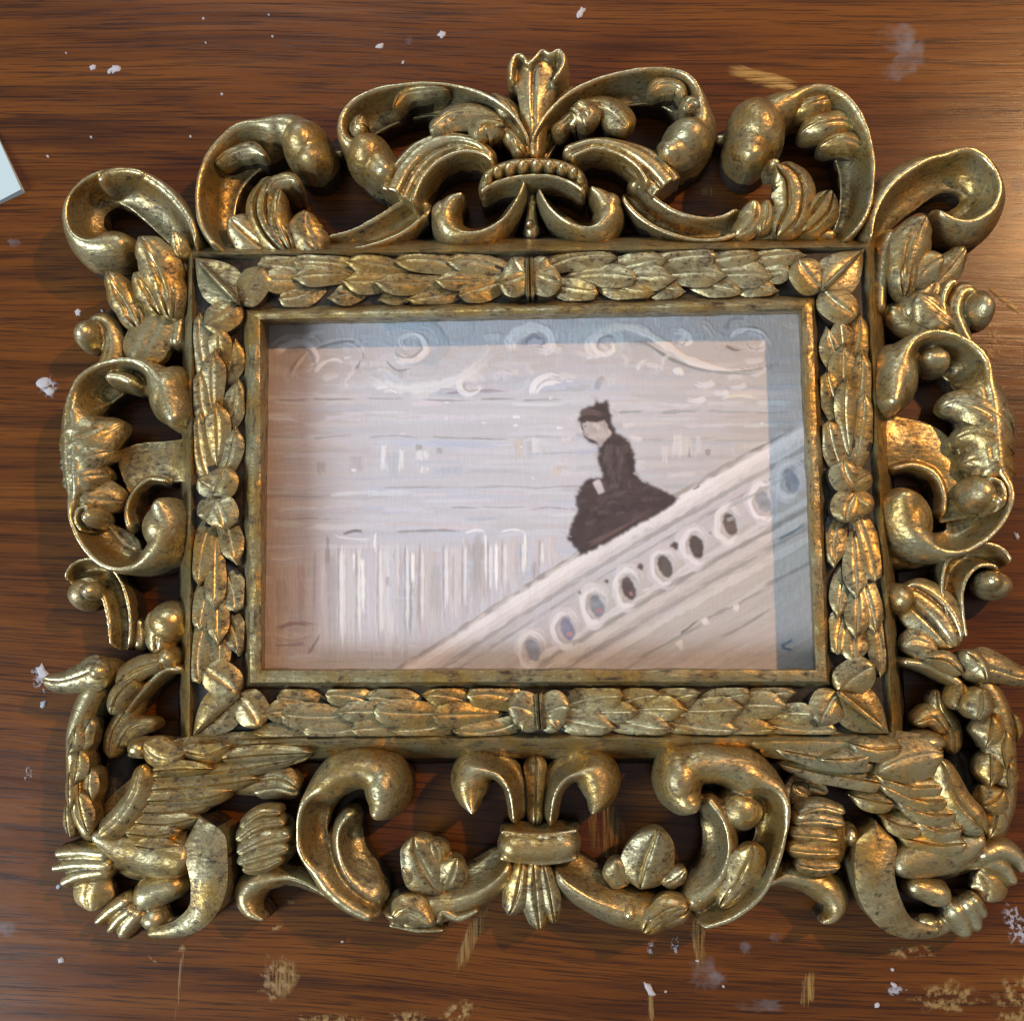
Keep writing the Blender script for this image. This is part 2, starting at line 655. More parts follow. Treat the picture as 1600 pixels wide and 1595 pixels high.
for side in range(4):
    v, f = [], []
    K = len(LOOPS)
    n = 120 if side % 2 == 0 else 90
    for loop, z in LOOPS:
        a = P(*loop[side], z)
        b = P(*loop[(side + 1) % 4], z)
        for i in range(n + 1):
            v.append(a + (b - a) * i / n)
    for k in range(K - 1):
        for i in range(n):
            f.append((k * (n + 1) + i, k * (n + 1) + i + 1, (k + 1) * (n + 1) + i + 1, (k + 1) * (n + 1) + i))
    me = bpy.data.meshes.new('rail')
    me.from_pydata([tuple(x) for x in v], [], f)
    co = rough_up(me, .22, 7.0, .10, 1.5)
    arr = np.array(v)
    # mitre ends stay put so neighbouring rails meet
    fade = np.minimum(np.tile(np.arange(n + 1), K), n - np.tile(np.arange(n + 1), K))
    fade = np.clip(fade / 3.0, 0, 1)[:, None]
    co = arr + (co - arr) * fade
    finish(me, co, 35)
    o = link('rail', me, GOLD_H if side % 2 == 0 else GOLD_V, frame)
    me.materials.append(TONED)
    mi = np.zeros(len(me.polygons), 'i4')  # leaf ground and low outer wall go dark: bole with gap shade painted in
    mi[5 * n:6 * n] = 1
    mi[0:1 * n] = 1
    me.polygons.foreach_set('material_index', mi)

# ---- laurel leaves on the rails
OUT = [(303, 401), (1351, 389), (1391, 1147), (299, 1152)]
INN = [(382, 482), (1276, 462), (1299, 1073), (382, 1076)]


def band(side, s, v):
    """s 0..1 along the rail, v 0 outer .. 1 inner"""
    o = lerp(OUT[side], OUT[(side + 1) % 4], s)
    i = lerp(INN[side], INN[(side + 1) % 4], s)
    return lerp(o, i, v)




def petal(p0, p1, hw, z0=13.5, z1=15.0, h=4.0, bend=0.0, ends='pr', wprof=(.45, .9, 1.0, .8), name='laurel_leaf', prof=None, n=14, mat=None, parent=None, trim=()):
    B = Bld()
    dx, dy = p1[0] - p0[0], p1[1] - p0[1]
    pts = []
    for t, wf in zip((0, .33, .68, 1.0), wprof):
        k = bend * math.sin(math.pi * t)
        pts.append((p0[0] + dx * t - dy * k, p0[1] + dy * t + dx * k, hw * wf, z0 + (z1 - z0) * t, h))
    B.sweep(pts, prof or LEAFX, ends=ends, n=n, zb=9.0)
    # the carver's leaves are trimmed flush with the edges of their rail
    for q in range(4):
        for loop, sgn, gap in ((OUT, 1, .15), (INN, -1, .1)):
            a = P(*loop[q], 16.5)
            b2 = P(*loop[(q + 1) % 4], 16.5)
            d = (b2 - a)[:2] / np.linalg.norm((b2 - a)[:2])
            nrm = np.array([d[1], -d[0]]) * sgn          # towards the band
            if sgn < 0 and q not in trim:
                continue
            for i_, v_ in enumerate(B.v):
                k_ = (v_[0] - a[0]) * nrm[0] + (v_[1] - a[1]) * nrm[1]
                if k_ < gap:
                    B.v[i_] = (v_[0] + nrm[0] * (gap - k_), v_[1] + nrm[1] * (gap - k_), v_[2] - .25 * min(2.0, gap - k_))
    return B.build(name, parent or frame, mat, vox=0, r=(.10, 3.0, .04, 1.4), angle=38, zside=14.6)


R = random.Random(11)
for side in range(4):
    Lpx = math.dist(band(side, 0, .5), band(side, 1, .5))
    steps = 5 if side % 2 == 0 else 3
    for hd in (-1, 1):                       # two halves, tips towards the corners
        s_in = 34 / Lpx
        s_out = .5 - (92 if side % 2 == 0 else 88) / Lpx
        for k in range(steps):
            sc = s_in + (s_out - s_in) * (k + .15) / steps
            ln = (s_out - s_in) / steps * (1.25)
            for row, (va, vb, hw) in enumerate(((.50, .14, 19), (.50, .86, 18), (.5, .5, 17))):
                off = (.5 if row == 2 else R.uniform(-.12, .12)) * (s_out - s_in) / steps
                jj = R.uniform(-.08, .08)
                a0 = .5 + hd * (sc + off - .35 * ln + R.uniform(-4, 4) / Lpx)
                a1 = .5 + hd * (sc + off + ln * R.uniform(.72, 1.1))
                if abs(a1 - .5) > s_out + .25 * ln:
                    a1 = .5 + hd * (s_out + .25 * ln)
                p0 = band(side, a0, va + jj * .5)
                p1 = band(side, a1, vb + jj * (1 if row == 2 else .4))
                petal(p0, p1, hw * R.uniform(.85, 1.2), 11.6 + (row == 2) * .8, 14.7 + (row == 2) * 1.3 + R.uniform(-.5, .6), 3.2 + R.uniform(-.3, .4),
                      bend=R.uniform(-.05, .05) - .07 * hd * (1 if row == 0 else -1 if row == 1 else 0), ends='pp' if R.random() < .7 else 'pr', wprof=(.40, .88, 1.12, .70), trim=(side,))
    # centre clasp: two pairs of petals either side of a double rib
    ux = 1 / Lpx
    for hd in (-1, 1):
        petal(band(side, .5 + hd * 3 * ux, .40), band(side, .5 + hd * 50 * ux, .62), 27, 14.6, 15.4, 4.6, .10 * hd, 'rr', (.8, 1, 1, .8), 'clasp_petal')
        petal(band(side, .5 + hd * 6 * ux, .55), band(side, .5 + hd * 26 * ux, .10), 18, 14.6, 15.4, 4.2, 0, 'rr', (.8, 1, 1, .9), 'clasp_petal')
    for hd in ((-1, 1) if side % 2 == 0 else ()):
        petal(band(side, .5 + hd * 4 * ux, .90), band(side, .5 + hd * 3 * ux, .10), 3.2, 15.4, 15.8, 4.4, 0, 'rr', (1, 1, .9, .7), 'clasp_rib')
    # corner leaf
    c_in, c_out = INN[side], OUT[side]
    q = lerp(c_in, c_out, -.02)
    nxt = band(side, 74 / Lpx, .62)
    nx2 = band(side, 66 / Lpx, .10)
    prv_side = (side - 1) % 4
    Lp = math.dist(band(prv_side, 0, .5), band(prv_side, 1, .5))
    prv = band(prv_side, 1 - 74 / Lp, .62)
    pr2 = band(prv_side, 1 - 66 / Lp, .10)
    base = lerp(c_in, c_out, .10)
    petal(base, lerp(band(side, 86 / Lpx, .22), c_out, .0), 27, 13.6, 15.2, 4.6, .05, 'rr', (.7, 1, 1, .9), 'corner_leaf')
    petal(base, lerp(band(prv_side, 1 - 86 / Lp, .22), c_out, .0), 27, 13.6, 15.2, 4.6, -.05, 'rr', (.7, 1, 1, .9), 'corner_leaf')
    petal(base, lerp(c_in, c_out, .99), 36, 13.6, 13.2, 4.6, 0, 'rp', (.6, 1.0, 1.1, 1.0), 'corner_leaf', LEAFX)
    petal(base, lerp(c_in, c_out, .96), 4.5, 16.6, 17.2, 3.8, 0, 'rp', (1, 1, .8, .4), 'corner_rib')


# ------------------------------------------------------------------ ornament shorthand
def orn(name, crop, items, parent=None, mat=None, vox=.40):
    """items: ('s', pts, prof, kw) sweeps and ('b', args, kw) balls, fused into one carved piece"""
    B = Bld(crop)
    for it in items:
        if it[0] == 's':
            B.sweep(it[1], it[2], **(it[3] if len(it) > 3 else {}))
        else:
            B.ball(*it[1], **(it[2] if len(it) > 2 else {}))
    if len(items) == 1 and items[0][0] == 's' and any(items[0][2] is q for q in CRISP):
        return B.build(name, parent or frame, mat, 0, (.14, 4.5, .05, 1.8), 42)
    return B.build(name, parent or frame, mat, vox)


def lobe(crop, pts, parent, z=8, h=7, prof=None, ends='rr', name='leaf', fat=1.22, **kw):
    pts = [(p[0], p[1], p[2] * fat) + tuple(p[3:]) for p in pts]
    prof = prof or LEAFP
    if prof is LEAFP:
        prof = LOBE1
    elif prof is SMOOTHLEAF:
        prof = LOBE2
    if prof is not ROUND:
        kw.setdefault('scallop', (.13, 2.4))
    return orn(name, crop, [('s', pts, prof, dict(z=z, h=h, ends=ends, **kw))], parent)


# ================= top cresting, left
A = orn('scroll', C1, [
    ('s', [(170, 950, 55), (105, 830, 72), (100, 690, 80), (140, 580, 88), (220, 490, 95), (310, 430, 95), (385, 400, 92), (450, 410, 106), (502, 465, 120), (530, 530, 112), (545, 592, 80)], mo(0, CUPL, .52, CUPL, .68, ROUND), dict(z=[4, 4, 4, 4, 7], h=14.5, ends='rr')),
    ('b', (500, 468, 112, 125), dict(zc=9, rz=12.5)),
    ('s', [(590, 540, 30), (690, 515, 30)], ROUND, dict(z=2, h=6)),
])
lobe(C1, [(110, 570, 22), (200, 510, 36), (270, 500, 36), (335, 535, 12)], A, 11, 6, SMOOTHLEAF)
L = orn('acanthus_leaf', C1, [
    ('s', [(370, 970, 80), (265, 880, 98), (170, 800, 66)], LEAFP, dict(z=[7, 10], h=6)),
    ('s', [(300, 960, 60), (450, 960, 70), (600, 950, 50)], ROUND, dict(z=6, h=6)),
])
lobe(C1, [(420, 960, 50), (320, 820, 62), (315, 720, 60), (370, 625, 40)], L, [8, 12], 7, LEAF2)
lobe(C1, [(330, 690, 34), (390, 640, 36), (450, 635, 30), (485, 660, 10)], L, 13, 6, SMOOTHLEAF)
lobe(C1, [(440, 950, 40), (385, 830, 42), (385, 740, 34), (400, 680, 16)], L, [8, 12], 7, LEAFP)
lobe(C1, [(580, 960, 60), (505, 860, 70), (505, 770, 62)], L, [8, 10], 6.5, SMOOTHLEAF)
orn('scroll', C1, [
    ('s', [(590, 935, 44), (720, 912, 52), (855, 860, 68), (965, 795, 74), (1060, 725, 56)], TROUGH, dict(z=5, h=7)),
    ('s', [(640, 955, 14), (800, 930, 18), (950, 870, 18), (1050, 790, 16)], ROUND, dict(z=8, h=5)),
])
E1 = orn('scroll', C1, [
    ('s', [(905, 700, 84), (955, 600, 84), (1040, 512, 78), (1150, 468, 58), (1270, 485, 45), (1350, 550, 40)], RIDGES, dict(z=8, h=10, ends='fr')),
    ('s', [(985, 740, 20), (1025, 640, 20), (1100, 560, 20), (1200, 515, 18), (1300, 525, 16), (1350, 560, 14)], ROUND, dict(z=12, h=6)),
    ('s', [(1000, 760, 45), (1070, 740, 40)], ROUND, dict(z=5, h=6)),
])
F1 = orn('scroll', C1, [
    ('s', [(890, 640, 60), (845, 580, 100), (785, 505, 112), (728, 430, 90), (745, 360, 74), (830, 305, 70), (950, 272, 56), (1080, 262, 48), (1200, 275, 46), (1320, 318, 48), (1420, 395, 46), (1490, 510, 42)], mo(0, ROUND, .14, ROUND, .27, CUPL, 1, CUPL), dict(z=[7, 5, 4.5, 4.5, 4.5], h=13.5, ends='rr')),
    ('b', (785, 520, 112, 118), dict(zc=9, rz=12, rot=.3)),
])
lobe(C1, [(905, 330, 14), (950, 262, 30), (1040, 240, 28), (1150, 238, 12)], F1, 12, 7, SMOOTHLEAF, 'rp')
lobe(C1, [(760, 345, 22), (745, 400, 40), (780, 415, 24)], F1, 12, 7, SMOOTHLEAF)
G1 = orn('acanthus_leaf', C1, [('s', [(1390, 400, 40), (1290, 355, 66), (1170, 355, 66), (1065, 425, 45)], SMOOTHLEAF, dict(z=[9, 12], h=7))])
lobe(C1, [(1400, 400, 30), (1300, 400, 58), (1275, 460, 40)], G1, 12, 8, LEAFP)
lobe(C1, [(1480, 520, 30), (1420, 440, 30), (1370, 400, 14)], G1, 10, 7, SMOOTHLEAF, 'rp')

# centre finial
FI = orn('finial', FULL, [
    ('s', [(838, 250, 12), (837, 205, 19), (836, 165, 27), (838, 125, 37), (839, 97, 39)], LEAFP, dict(z=[8, 11, 12], h=7, ends='rf')),
    ('s', [(799, 132, 5), (799, 108, 9), (806, 92, 10), (817, 92, 8), (824, 106, 6)], ROUND, dict(z=14, h=7)),
    ('s', [(824, 108, 5), (836, 96, 8), (848, 84, 8), (860, 90, 7), (873, 84, 8), (881, 98, 9), (875, 116, 8), (864, 130, 5)], ROUND, dict(z=14, h=7)),
])
lobe(FULL, [(826, 245, 12), (806, 200, 16), (788, 168, 15), (768, 149, 6)], FI, [9, 11], 6, SMOOTHLEAF, 'rr')
lobe(FULL, [(848, 240, 8), (858, 200, 14), (872, 165, 16), (896, 138, 7)], FI, [5, 7], 5, SMOOTHLEAF, 'rr')
BB = orn('beaded_band', FULL, [
    ('s', [(753, 303, 10), (766, 276, 16), (798, 262, 17), (835, 258, 17), (872, 262, 17), (900, 274, 16), (913, 298, 10)], ROUND, dict(z=9, h=7)),
    ('s', [(750, 303, 6), (778, 288, 7), (810, 280, 7), (838, 278, 7), (868, 280, 7), (895, 290, 7), (914, 303, 6)], ROUND, dict(z=11, h=6)),
])
for x, y, r in ((762, 280, 9), (777, 270, 10), (796, 264, 10.5), (817, 260, 11), (838, 259, 11), (859, 260, 11), (879, 264, 10.5), (896, 271, 10), (907, 282, 8)):
    B = Bld()
    B.ball(x, y, r, r, 14, 5.5, nu=16, nv=10)
    B.build('bead', BB, None, 0, (.1, 2.5, .05, 1), 60)
orn('volute', C1, [
    ('s', [(1220, 705, 16), (1165, 735, 60), (1130, 800, 82), (1165, 865, 80), (1265, 872, 66), (1370, 825, 56), (1440, 735, 46), (1495, 620, 28)], mo(0, ROUND, .3, ROUND, .55, MIDR, 1, MIDR), dict(z=4, h=11)),
    ('b', (1120, 790, 62, 80), dict(zc=6, rz=9)),
])
orn('volute', C2, [
    ('s', [(330, 655, 16), (385, 690, 58), (420, 755, 80), (365, 815, 76), (270, 805, 60), (180, 745, 50), (115, 650, 28)], mo(0, ROUND, .3, ROUND, .55, MIDL, 1, MIDL), dict(z=4, h=11)),
    ('b', (425, 730, 55, 75), dict(zc=6, rz=9)),
])
orn('stem', FULL, [('s', [(832, 375, 22), (830, 340, 12), (832, 300, 12)], ROUND, dict(z=3, h=6)), ('b', (827, 352, 7, 7), dict(zc=7, rz=4))])

# ================= top cresting, right
F2 = orn('scroll', C2, [
    ('s', [(105, 490, 42), (165, 385, 46), (260, 295, 50), (380, 235, 50), (500, 205, 50), (610, 195, 55), (710, 215, 66), (785, 280, 74), (815, 355, 85), (785, 425, 102), (730, 470, 108), (670, 500, 90), (635, 520, 50)], mo(0, CUPL, .62, CUPL, .75, ROUND), dict(z=[4.5, 4.5, 4.5, 5, 7], h=13.5, ends='rr')),
    ('b', (758, 432, 116, 106), dict(zc=9, rz=12)),
])
lobe(C2, [(590, 250, 16), (640, 205, 40), (720, 215, 30), (740, 270, 14)], F2, 11, 6, SMOOTHLEAF)
lobe(C2, [(745, 330, 30), (770, 280, 34), (810, 300, 14)], F2, 13, 7, SMOOTHLEAF)
G2 = orn('acanthus_leaf', C2, [('s', [(290, 290, 40), (400, 300, 60), (470, 350, 68), (500, 400, 40)], SMOOTHLEAF, dict(z=[9, 12], h=7))])
lobe(C2, [(250, 310, 34), (310, 330, 60), (320, 385, 45)], G2, 12, 7.5, LEAFP)
lobe(C2, [(180, 420, 30), (250, 350, 30), (300, 310, 14)], G2, 9, 7, SMOOTHLEAF, 'rp')
orn('scroll', C2, [
    ('s', [(220, 500, 38), (350, 462, 40), (460, 480, 52), (560, 530, 74), (645, 610, 80), (668, 640, 78)], RIDGES, dict(z=8, h=10, ends='rf')),
    ('s', [(250, 520, 14), (360, 482, 18), (460, 505, 20), (540, 560, 20), (590, 640, 20)], ROUND, dict(z=12, h=6)),
])
orn('scroll', C2, [
    ('s', [(495, 650, 58), (575, 738, 64), (685, 805, 60), (810, 835, 58), (930, 820, 56), (1010, 760, 48)], TROUGH, dict(z=5, h=8)),
    ('s', [(560, 620, 40), (500, 650, 45)], ROUND, dict(z=5, h=8)),
])
L = orn('acanthus_leaf', C2, [
    ('s', [(960, 860, 40), (1030, 790, 62), (1045, 700, 50)], SMOOTHLEAF, dict(z=[7, 10], h=7)),
    ('s', [(900, 865, 40), (1100, 860, 50), (1300, 850, 50), (1400, 850, 30)], ROUND, dict(z=5, h=6)),
])
lobe(C2, [(1140, 860, 50), (1210, 740, 76), (1205, 620, 72), (1140, 550, 40)], L, [8, 13], 7, LEAF2)
orn('bud', C2, [('b', (1125, 555, 40, 36), dict(zc=13, rz=7))], L)
lobe(C2, [(1070, 850, 30), (1095, 770, 36), (1095, 700, 24)], L, [8, 10], 7, SMOOTHLEAF)
lobe(C2, [(1230, 850, 40), (1320, 760, 66), (1375, 660, 46)], L, [7, 11], 7, LEAF2)
A2 = orn('scroll', C2, [
    ('s', [(1410, 870, 45), (1475, 760, 58), (1495, 640, 62), (1490, 520, 66), (1455, 410, 72), (1390, 325, 84), (1290, 280, 86), (1190, 285, 92), (1115, 325, 112), (1062, 395, 130), (1030, 480, 120), (1015, 565, 70)], mo(0, CUPR, .55, CUPR, .68, ROUND), dict(z=[4, 4, 4, 4, 7], h=14.5, ends='rr')),
    ('b', (1060, 388, 128, 160), dict(zc=9, rz=12.5, rot=.15)),
    ('s', [(860, 440, 34), (960, 440, 34)], ROUND, dict(z=2, h=6)),
])
for pts in ([(1185, 340, 30, 7), (1280, 290, 46, 10), (1370, 270, 44, 9), (1450, 310, 30, 6)], [(1235, 420, 30, 7), (1330, 375, 50, 10), (1430, 365, 48, 9), (1505, 420, 30, 6)], [(1320, 480, 26, 7), (1405, 445, 44, 9), (1475, 455, 40, 9), (1530, 520, 24, 5)]):
    lobe(C2, pts, A2, 10, 7, SMOOTHLEAF)

# ================= corner scroll, top left
K1 = orn('corner_scroll', C3, [
    ('s', [(900, 630, 70), (838, 500, 118), (735, 378, 138), (625, 285, 132), (515, 228, 110), (405, 210, 94), (300, 250, 92), (232, 330, 100), (220, 430, 112), (260, 520, 132), (340, 570, 148), (445, 578, 140), (560, 555, 84)], mo(0, CUPR, .35, CUPR, .6, MIDR, .74, MIDR, .9, ROUND), dict(z=4.5, h=13.5, ends='rr')),
    ('s', [(660, 190, 40), (540, 165, 62), (430, 180, 74), (365, 245, 50)], ROUND, dict(z=6, h=13)),
])
KL = orn('acanthus_leaf', C3, [
    ('s', [(560, 1270, 130), (620, 1140, 150), (690, 1010, 140), (740, 880, 100)], SMOOTHLEAF, dict(z=5, h=8)),
    ('s', [(800, 1180, 60), (830, 1000, 62), (855, 780, 66), (855, 520, 70)], ROUND, dict(z=4, h=8)),
])
lobe(C3, [(780, 1000, 40), (750, 820, 78), (680, 650, 88), (590, 525, 60)], KL, [8, 13], 8, LEAFP, fat=1.4)
lobe(C3, [(720, 980, 40), (650, 840, 62), (560, 730, 50)], KL, [8, 11], 7, LEAFP, fat=1.4)
lobe(C3, [(600, 1060, 50), (500, 880, 70), (405, 725, 40)], KL, [6, 9], 7, LEAFP, fat=1.4)
lobe(C3, [(840, 650, 50), (810, 560, 50), (790, 490, 26)], KL, [10, 12], 7, SMOOTHLEAF)
lobe(C3, [(480, 1010, 40), (420, 940, 45)], KL, [2, 3], 4, SMOOTHLEAF)
orn('volute', C3, [
    ('s', [(300, 1010, 50), (385, 1020, 62), (435, 1120, 68), (415, 1250, 80), (350, 1360, 70)], SMOOTHLEAF, dict(z=4, h=7)),
    ('b', (285, 1085, 92, 100), dict(zc=7, rz=9)),
])

# ================= side scroll, left
M1 = orn('side_scroll', C4, [
    ('s', [(705, 410, 50), (675, 320, 108), (640, 225, 122), (555, 160, 98), (440, 140, 78), (340, 165, 80), (260, 225, 84), (200, 320, 88), (205, 440, 112), (205, 560, 108), (208, 680, 92), (220, 790, 74), (240, 880, 66), (290, 970, 70), (370, 1050, 72), (480, 1075, 74), (570, 1045, 90), (630, 970, 118), (645, 880, 128), (620, 800, 95), (595, 760, 40)], mo(0, ROUND, .12, ROUND, .21, CUPR, .30, CUPR, .38, SMOOTHLEAF, .56, SMOOTHLEAF, .64, CUPR, .76, CUPR, .86, ROUND), dict(z=[7, 3.5, 3.5, 3.5, 6], h=14.5, ends='rr')),
    ('b', (655, 235, 120, 155), dict(zc=8, rz=12, rot=-.2)),
    ('b', (632, 905, 130, 140), dict(zc=8, rz=11.5)),
    ('s', [(500, 200, 40), (420, 165, 52), (330, 160, 40)], ROUND, dict(z=9, h=9)),
    ('s', [(790, 570, 120), (650, 580, 110), (520, 600, 120), (420, 640, 120)], FLATB, dict(z=3, h=6, ends='ff')),
    ('s', [(660, 680, 24), (560, 670, 28), (480, 740, 30), (450, 830, 30), (470, 930, 40)], ROUND, dict(z=4, h=7)),
    ('s', [(260, 900, 60), (330, 960, 90), (440, 1010, 90), (520, 1010, 60)], FLATB, dict(z=2, h=5)),
    ('s', [(500, 1090, 50), (600, 1080, 60), (720, 1040, 50)], ROUND, dict(z=4, h=7)),
])
lobe(C4, [(110, 520, 118, 9), (180, 480, 120, 12), (280, 445, 104, 11.5), (360, 415, 76, 9.5), (435, 385, 34, 7)], M1, 11, 6, LEAFP, fat=1.1)
lobe(C4, [(115, 610, 66, 9), (200, 565, 70, 12), (300, 535, 58, 11), (390, 525, 30, 8)], M1, 11, 6, SMOOTHLEAF)
lobe(C4, [(130, 700, 56, 9), (200, 655, 64, 12), (280, 640, 58, 10.5), (360, 645, 36, 8)], M1, 11, 6, SMOOTHLEAF)
lobe(C4, [(150, 800, 50, 8), (230, 760, 62, 10), (330, 755, 74, 8), (430, 775, 60, 6)], M1, 10, 6, SMOOTHLEAF)
orn('eye', C4, [('b', (270, 855, 56, 52), dict(zc=13, rz=8)), ('s', [(225, 930, 14), (190, 870, 18), (205, 815, 18), (260, 800, 16)], ROUND, dict(z=13, h=5))], M1)
orn('volute', C4, [
    ('s', [(165, 1195, 40), (215, 1125, 55), (305, 1120, 62), (375, 1200, 66), (415, 1340, 66), (420, 1520, 56)], TROUGH, dict(z=5, h=7)),
    ('b', (230, 1235, 95, 92), dict(zc=6, rz=9)),
    ('b', (262, 1222, 50, 48), dict(zc=11, rz=6)),
])
orn('bud', C4, [
    ('b', (650, 1375, 115, 110), dict(zc=7, rz=9)),
    ('s', [(600, 1540, 90), (610, 1440, 80), (570, 1320, 50)], LEAFP, dict(z=5, h=8)),
    ('s', [(500, 1530, 55), (515, 1440, 50), (510, 1350, 30)], ROUND, dict(z=3, h=7)),
])

# ================= corner scroll, top right
K2 = orn('corner_scroll', R1, [
    ('s', [(430, 680, 54), (470, 520, 108), (548, 390, 136), (655, 300, 140), (770, 235, 128), (880, 212, 106), (995, 230, 96), (1080, 285, 104), (1108, 365, 118), (1070, 465, 134), (970, 525, 134), (865, 508, 112), (775, 460, 62)], mo(0, MIDL, .45, MIDL, .55, CUPL, .68, MIDL), dict(z=4.5, h=13.5, ends='rr')),
])
KR = orn('acanthus_leaf', R1, [
    ('s', [(520, 1000, 70), (640, 1080, 110), (780, 1140, 100), (910, 1190, 75), (1010, 1240, 50)], ROUND, dict(z=3, h=8)),
    ('s', [(480, 1060, 50), (490, 880, 66), (520, 700, 76), (560, 570, 60)], ROUND, dict(z=5, h=8)),
    ('s', [(640, 1070, 110), (740, 950, 130), (800, 850, 100)], SMOOTHLEAF, dict(z=5, h=8)),
])
lobe(R1, [(620, 960, 40), (640, 760, 84), (680, 620, 90), (740, 500, 55)], KR, [9, 13], 8, LEAFP)
lobe(R1, [(660, 900, 50), (750, 780, 72), (845, 730, 50)], KR, [9, 11], 7, SMOOTHLEAF, fat=1.4)
lobe(R1, [(740, 930, 50), (860, 810, 60), (965, 680, 34)], KR, [6, 8], 6, SMOOTHLEAF, fat=1.4)
lobe(R1, [(900, 1130, 30), (790, 1040, 72), (690, 950, 50)], KR, [8, 9], 6, SMOOTHLEAF, fat=1.4)
lobe(R1, [(870, 1110, 20), (840, 980, 28), (890, 880, 26), (930, 880, 12)], KR, [9, 9], 5, ROUND)
orn('volute', R1, [
    ('s', [(1030, 930, 50), (950, 930, 58), (905, 1040, 60), (940, 1150, 62), (1010, 1270, 35)], SMOOTHLEAF, dict(z=4, h=8)),
    ('b', (1065, 1020, 82, 112), dict(zc=7, rz=9)),
])

# ================= side scroll, right
M2 = orn('side_scroll', R2, [
    ('s', [(420, 415, 50), (440, 320, 98), (462, 220, 110), (540, 145, 90), (630, 125, 78), (710, 150, 78), (790, 215, 80), (850, 325, 90), (868, 450, 112), (880, 580, 104), (892, 690, 84), (900, 780, 66), (880, 860, 60), (815, 935, 64), (720, 990, 66), (630, 1005, 80), (550, 975, 112), (502, 895, 124), (485, 800, 112), (475, 735, 55)], mo(0, ROUND, .12, ROUND, .21, CUPL, .30, CUPL, .38, SMOOTHLEAF, .56, SMOOTHLEAF, .64, CUPL, .76, CUPL, .86, ROUND), dict(z=[7, 3.5, 3.5, 3.5, 6], h=14.5, ends='rr')),
    ('b', (455, 245, 110, 155), dict(zc=8, rz=12)),
    ('b', (505, 895, 122, 156), dict(zc=8, rz=11.5)),
    ('s', [(560, 170, 40), (650, 170, 72), (700, 150, 50)], ROUND, dict(z=8, h=9)),
    ('s', [(345, 540, 120), (480, 545, 112), (600, 575, 100), (680, 660, 82), (705, 770, 72), (730, 890, 84)], FLATB, dict(z=3, h=6, ends='ff')),
    ('s', [(420, 668, 26), (530, 648, 30), (620, 690, 34), (660, 780, 34), (655, 880, 30)], ROUND, dict(z=4, h=7)),
    ('s', [(700, 860, 60), (760, 920, 80), (830, 880, 60)], FLATB, dict(z=2, h=6)),
    ('s', [(590, 960, 40), (640, 1010, 40), (730, 1020, 30)], ROUND, dict(z=8, h=6)),
    ('s', [(400, 1040, 60), (500, 1060, 60), (640, 1050, 40)], ROUND, dict(z=3, h=6)),
])
lobe(R2, [(970, 520, 60, 9), (900, 435, 70, 12), (810, 385, 64, 11.5), (720, 372, 52, 9.5), (645, 395, 26, 7)], M2, 11, 6, LEAFP)
lobe(R2, [(980, 600, 50, 9), (910, 535, 60, 12), (820, 505, 56, 11), (715, 530, 34, 8)], M2, 11, 6, SMOOTHLEAF)
lobe(R2, [(985, 690, 48, 9), (910, 640, 58, 12), (830, 622, 56, 10), (740, 645, 32, 7)], M2, 11, 6, SMOOTHLEAF)
orn('eye', R2, [('b', (825, 770, 84, 82), dict(zc=10, rz=9)), ('b', (895, 810, 34, 44), dict(zc=12, rz=7)), ('s', [(860, 700, 14), (920, 730, 16), (930, 810, 16), (880, 860, 12)], ROUND, dict(z=12, h=6))], M2)
orn('volute', R2, [
    ('s', [(940, 1110, 36), (890, 1055, 50), (800, 1045, 58), (725, 1095, 62), (695, 1190, 52), (705, 1300, 40), (735, 1430, 28)], TROUGH, dict(z=5, h=8)),
    ('b', (895, 1180, 86, 66), dict(zc=6, rz=9)),
    ('b', (880, 1160, 50, 46), dict(zc=11, rz=6)),
])
L = orn('acanthus_leaf', R2, [
    ('s', [(720, 1460, 70), (640, 1330, 120), (540, 1240, 110), (470, 1200, 60)], LEAF2, dict(z=6, h=8)),
    ('b', (475, 1240, 62, 70), dict(zc=9, rz=8)),
])
lobe(R2, [(640, 1480, 50), (540, 1440, 60), (480, 1450, 30)], L, 8, 6, SMOOTHLEAF)

# ================= carved birds
def bird(crop, D):
    b = orn('carved_bird', crop, D['body'])
    for nm, lst in D['parts'].items():
        for it in lst:
            q = it if isinstance(it, list) else [it]
            k = dict(feather=1.25, foot=1.5, crest=1.2, tendril=1.2, wing_edge=1.35).get(nm, 1)
            q = [(a[0], [(p[0], p[1], p[2] * k) + tuple(p[3:]) for p in a[1]]) + tuple(a[2:]) if a[0] == 's' else a for a in q]
            orn(nm, crop, q, b)
    return b


def S(pts, prof=None, z=8, h=6, ends='rr', **kw):
    return ('s', pts, prof or LEAFP, dict(z=z, h=h, ends=ends, **kw))



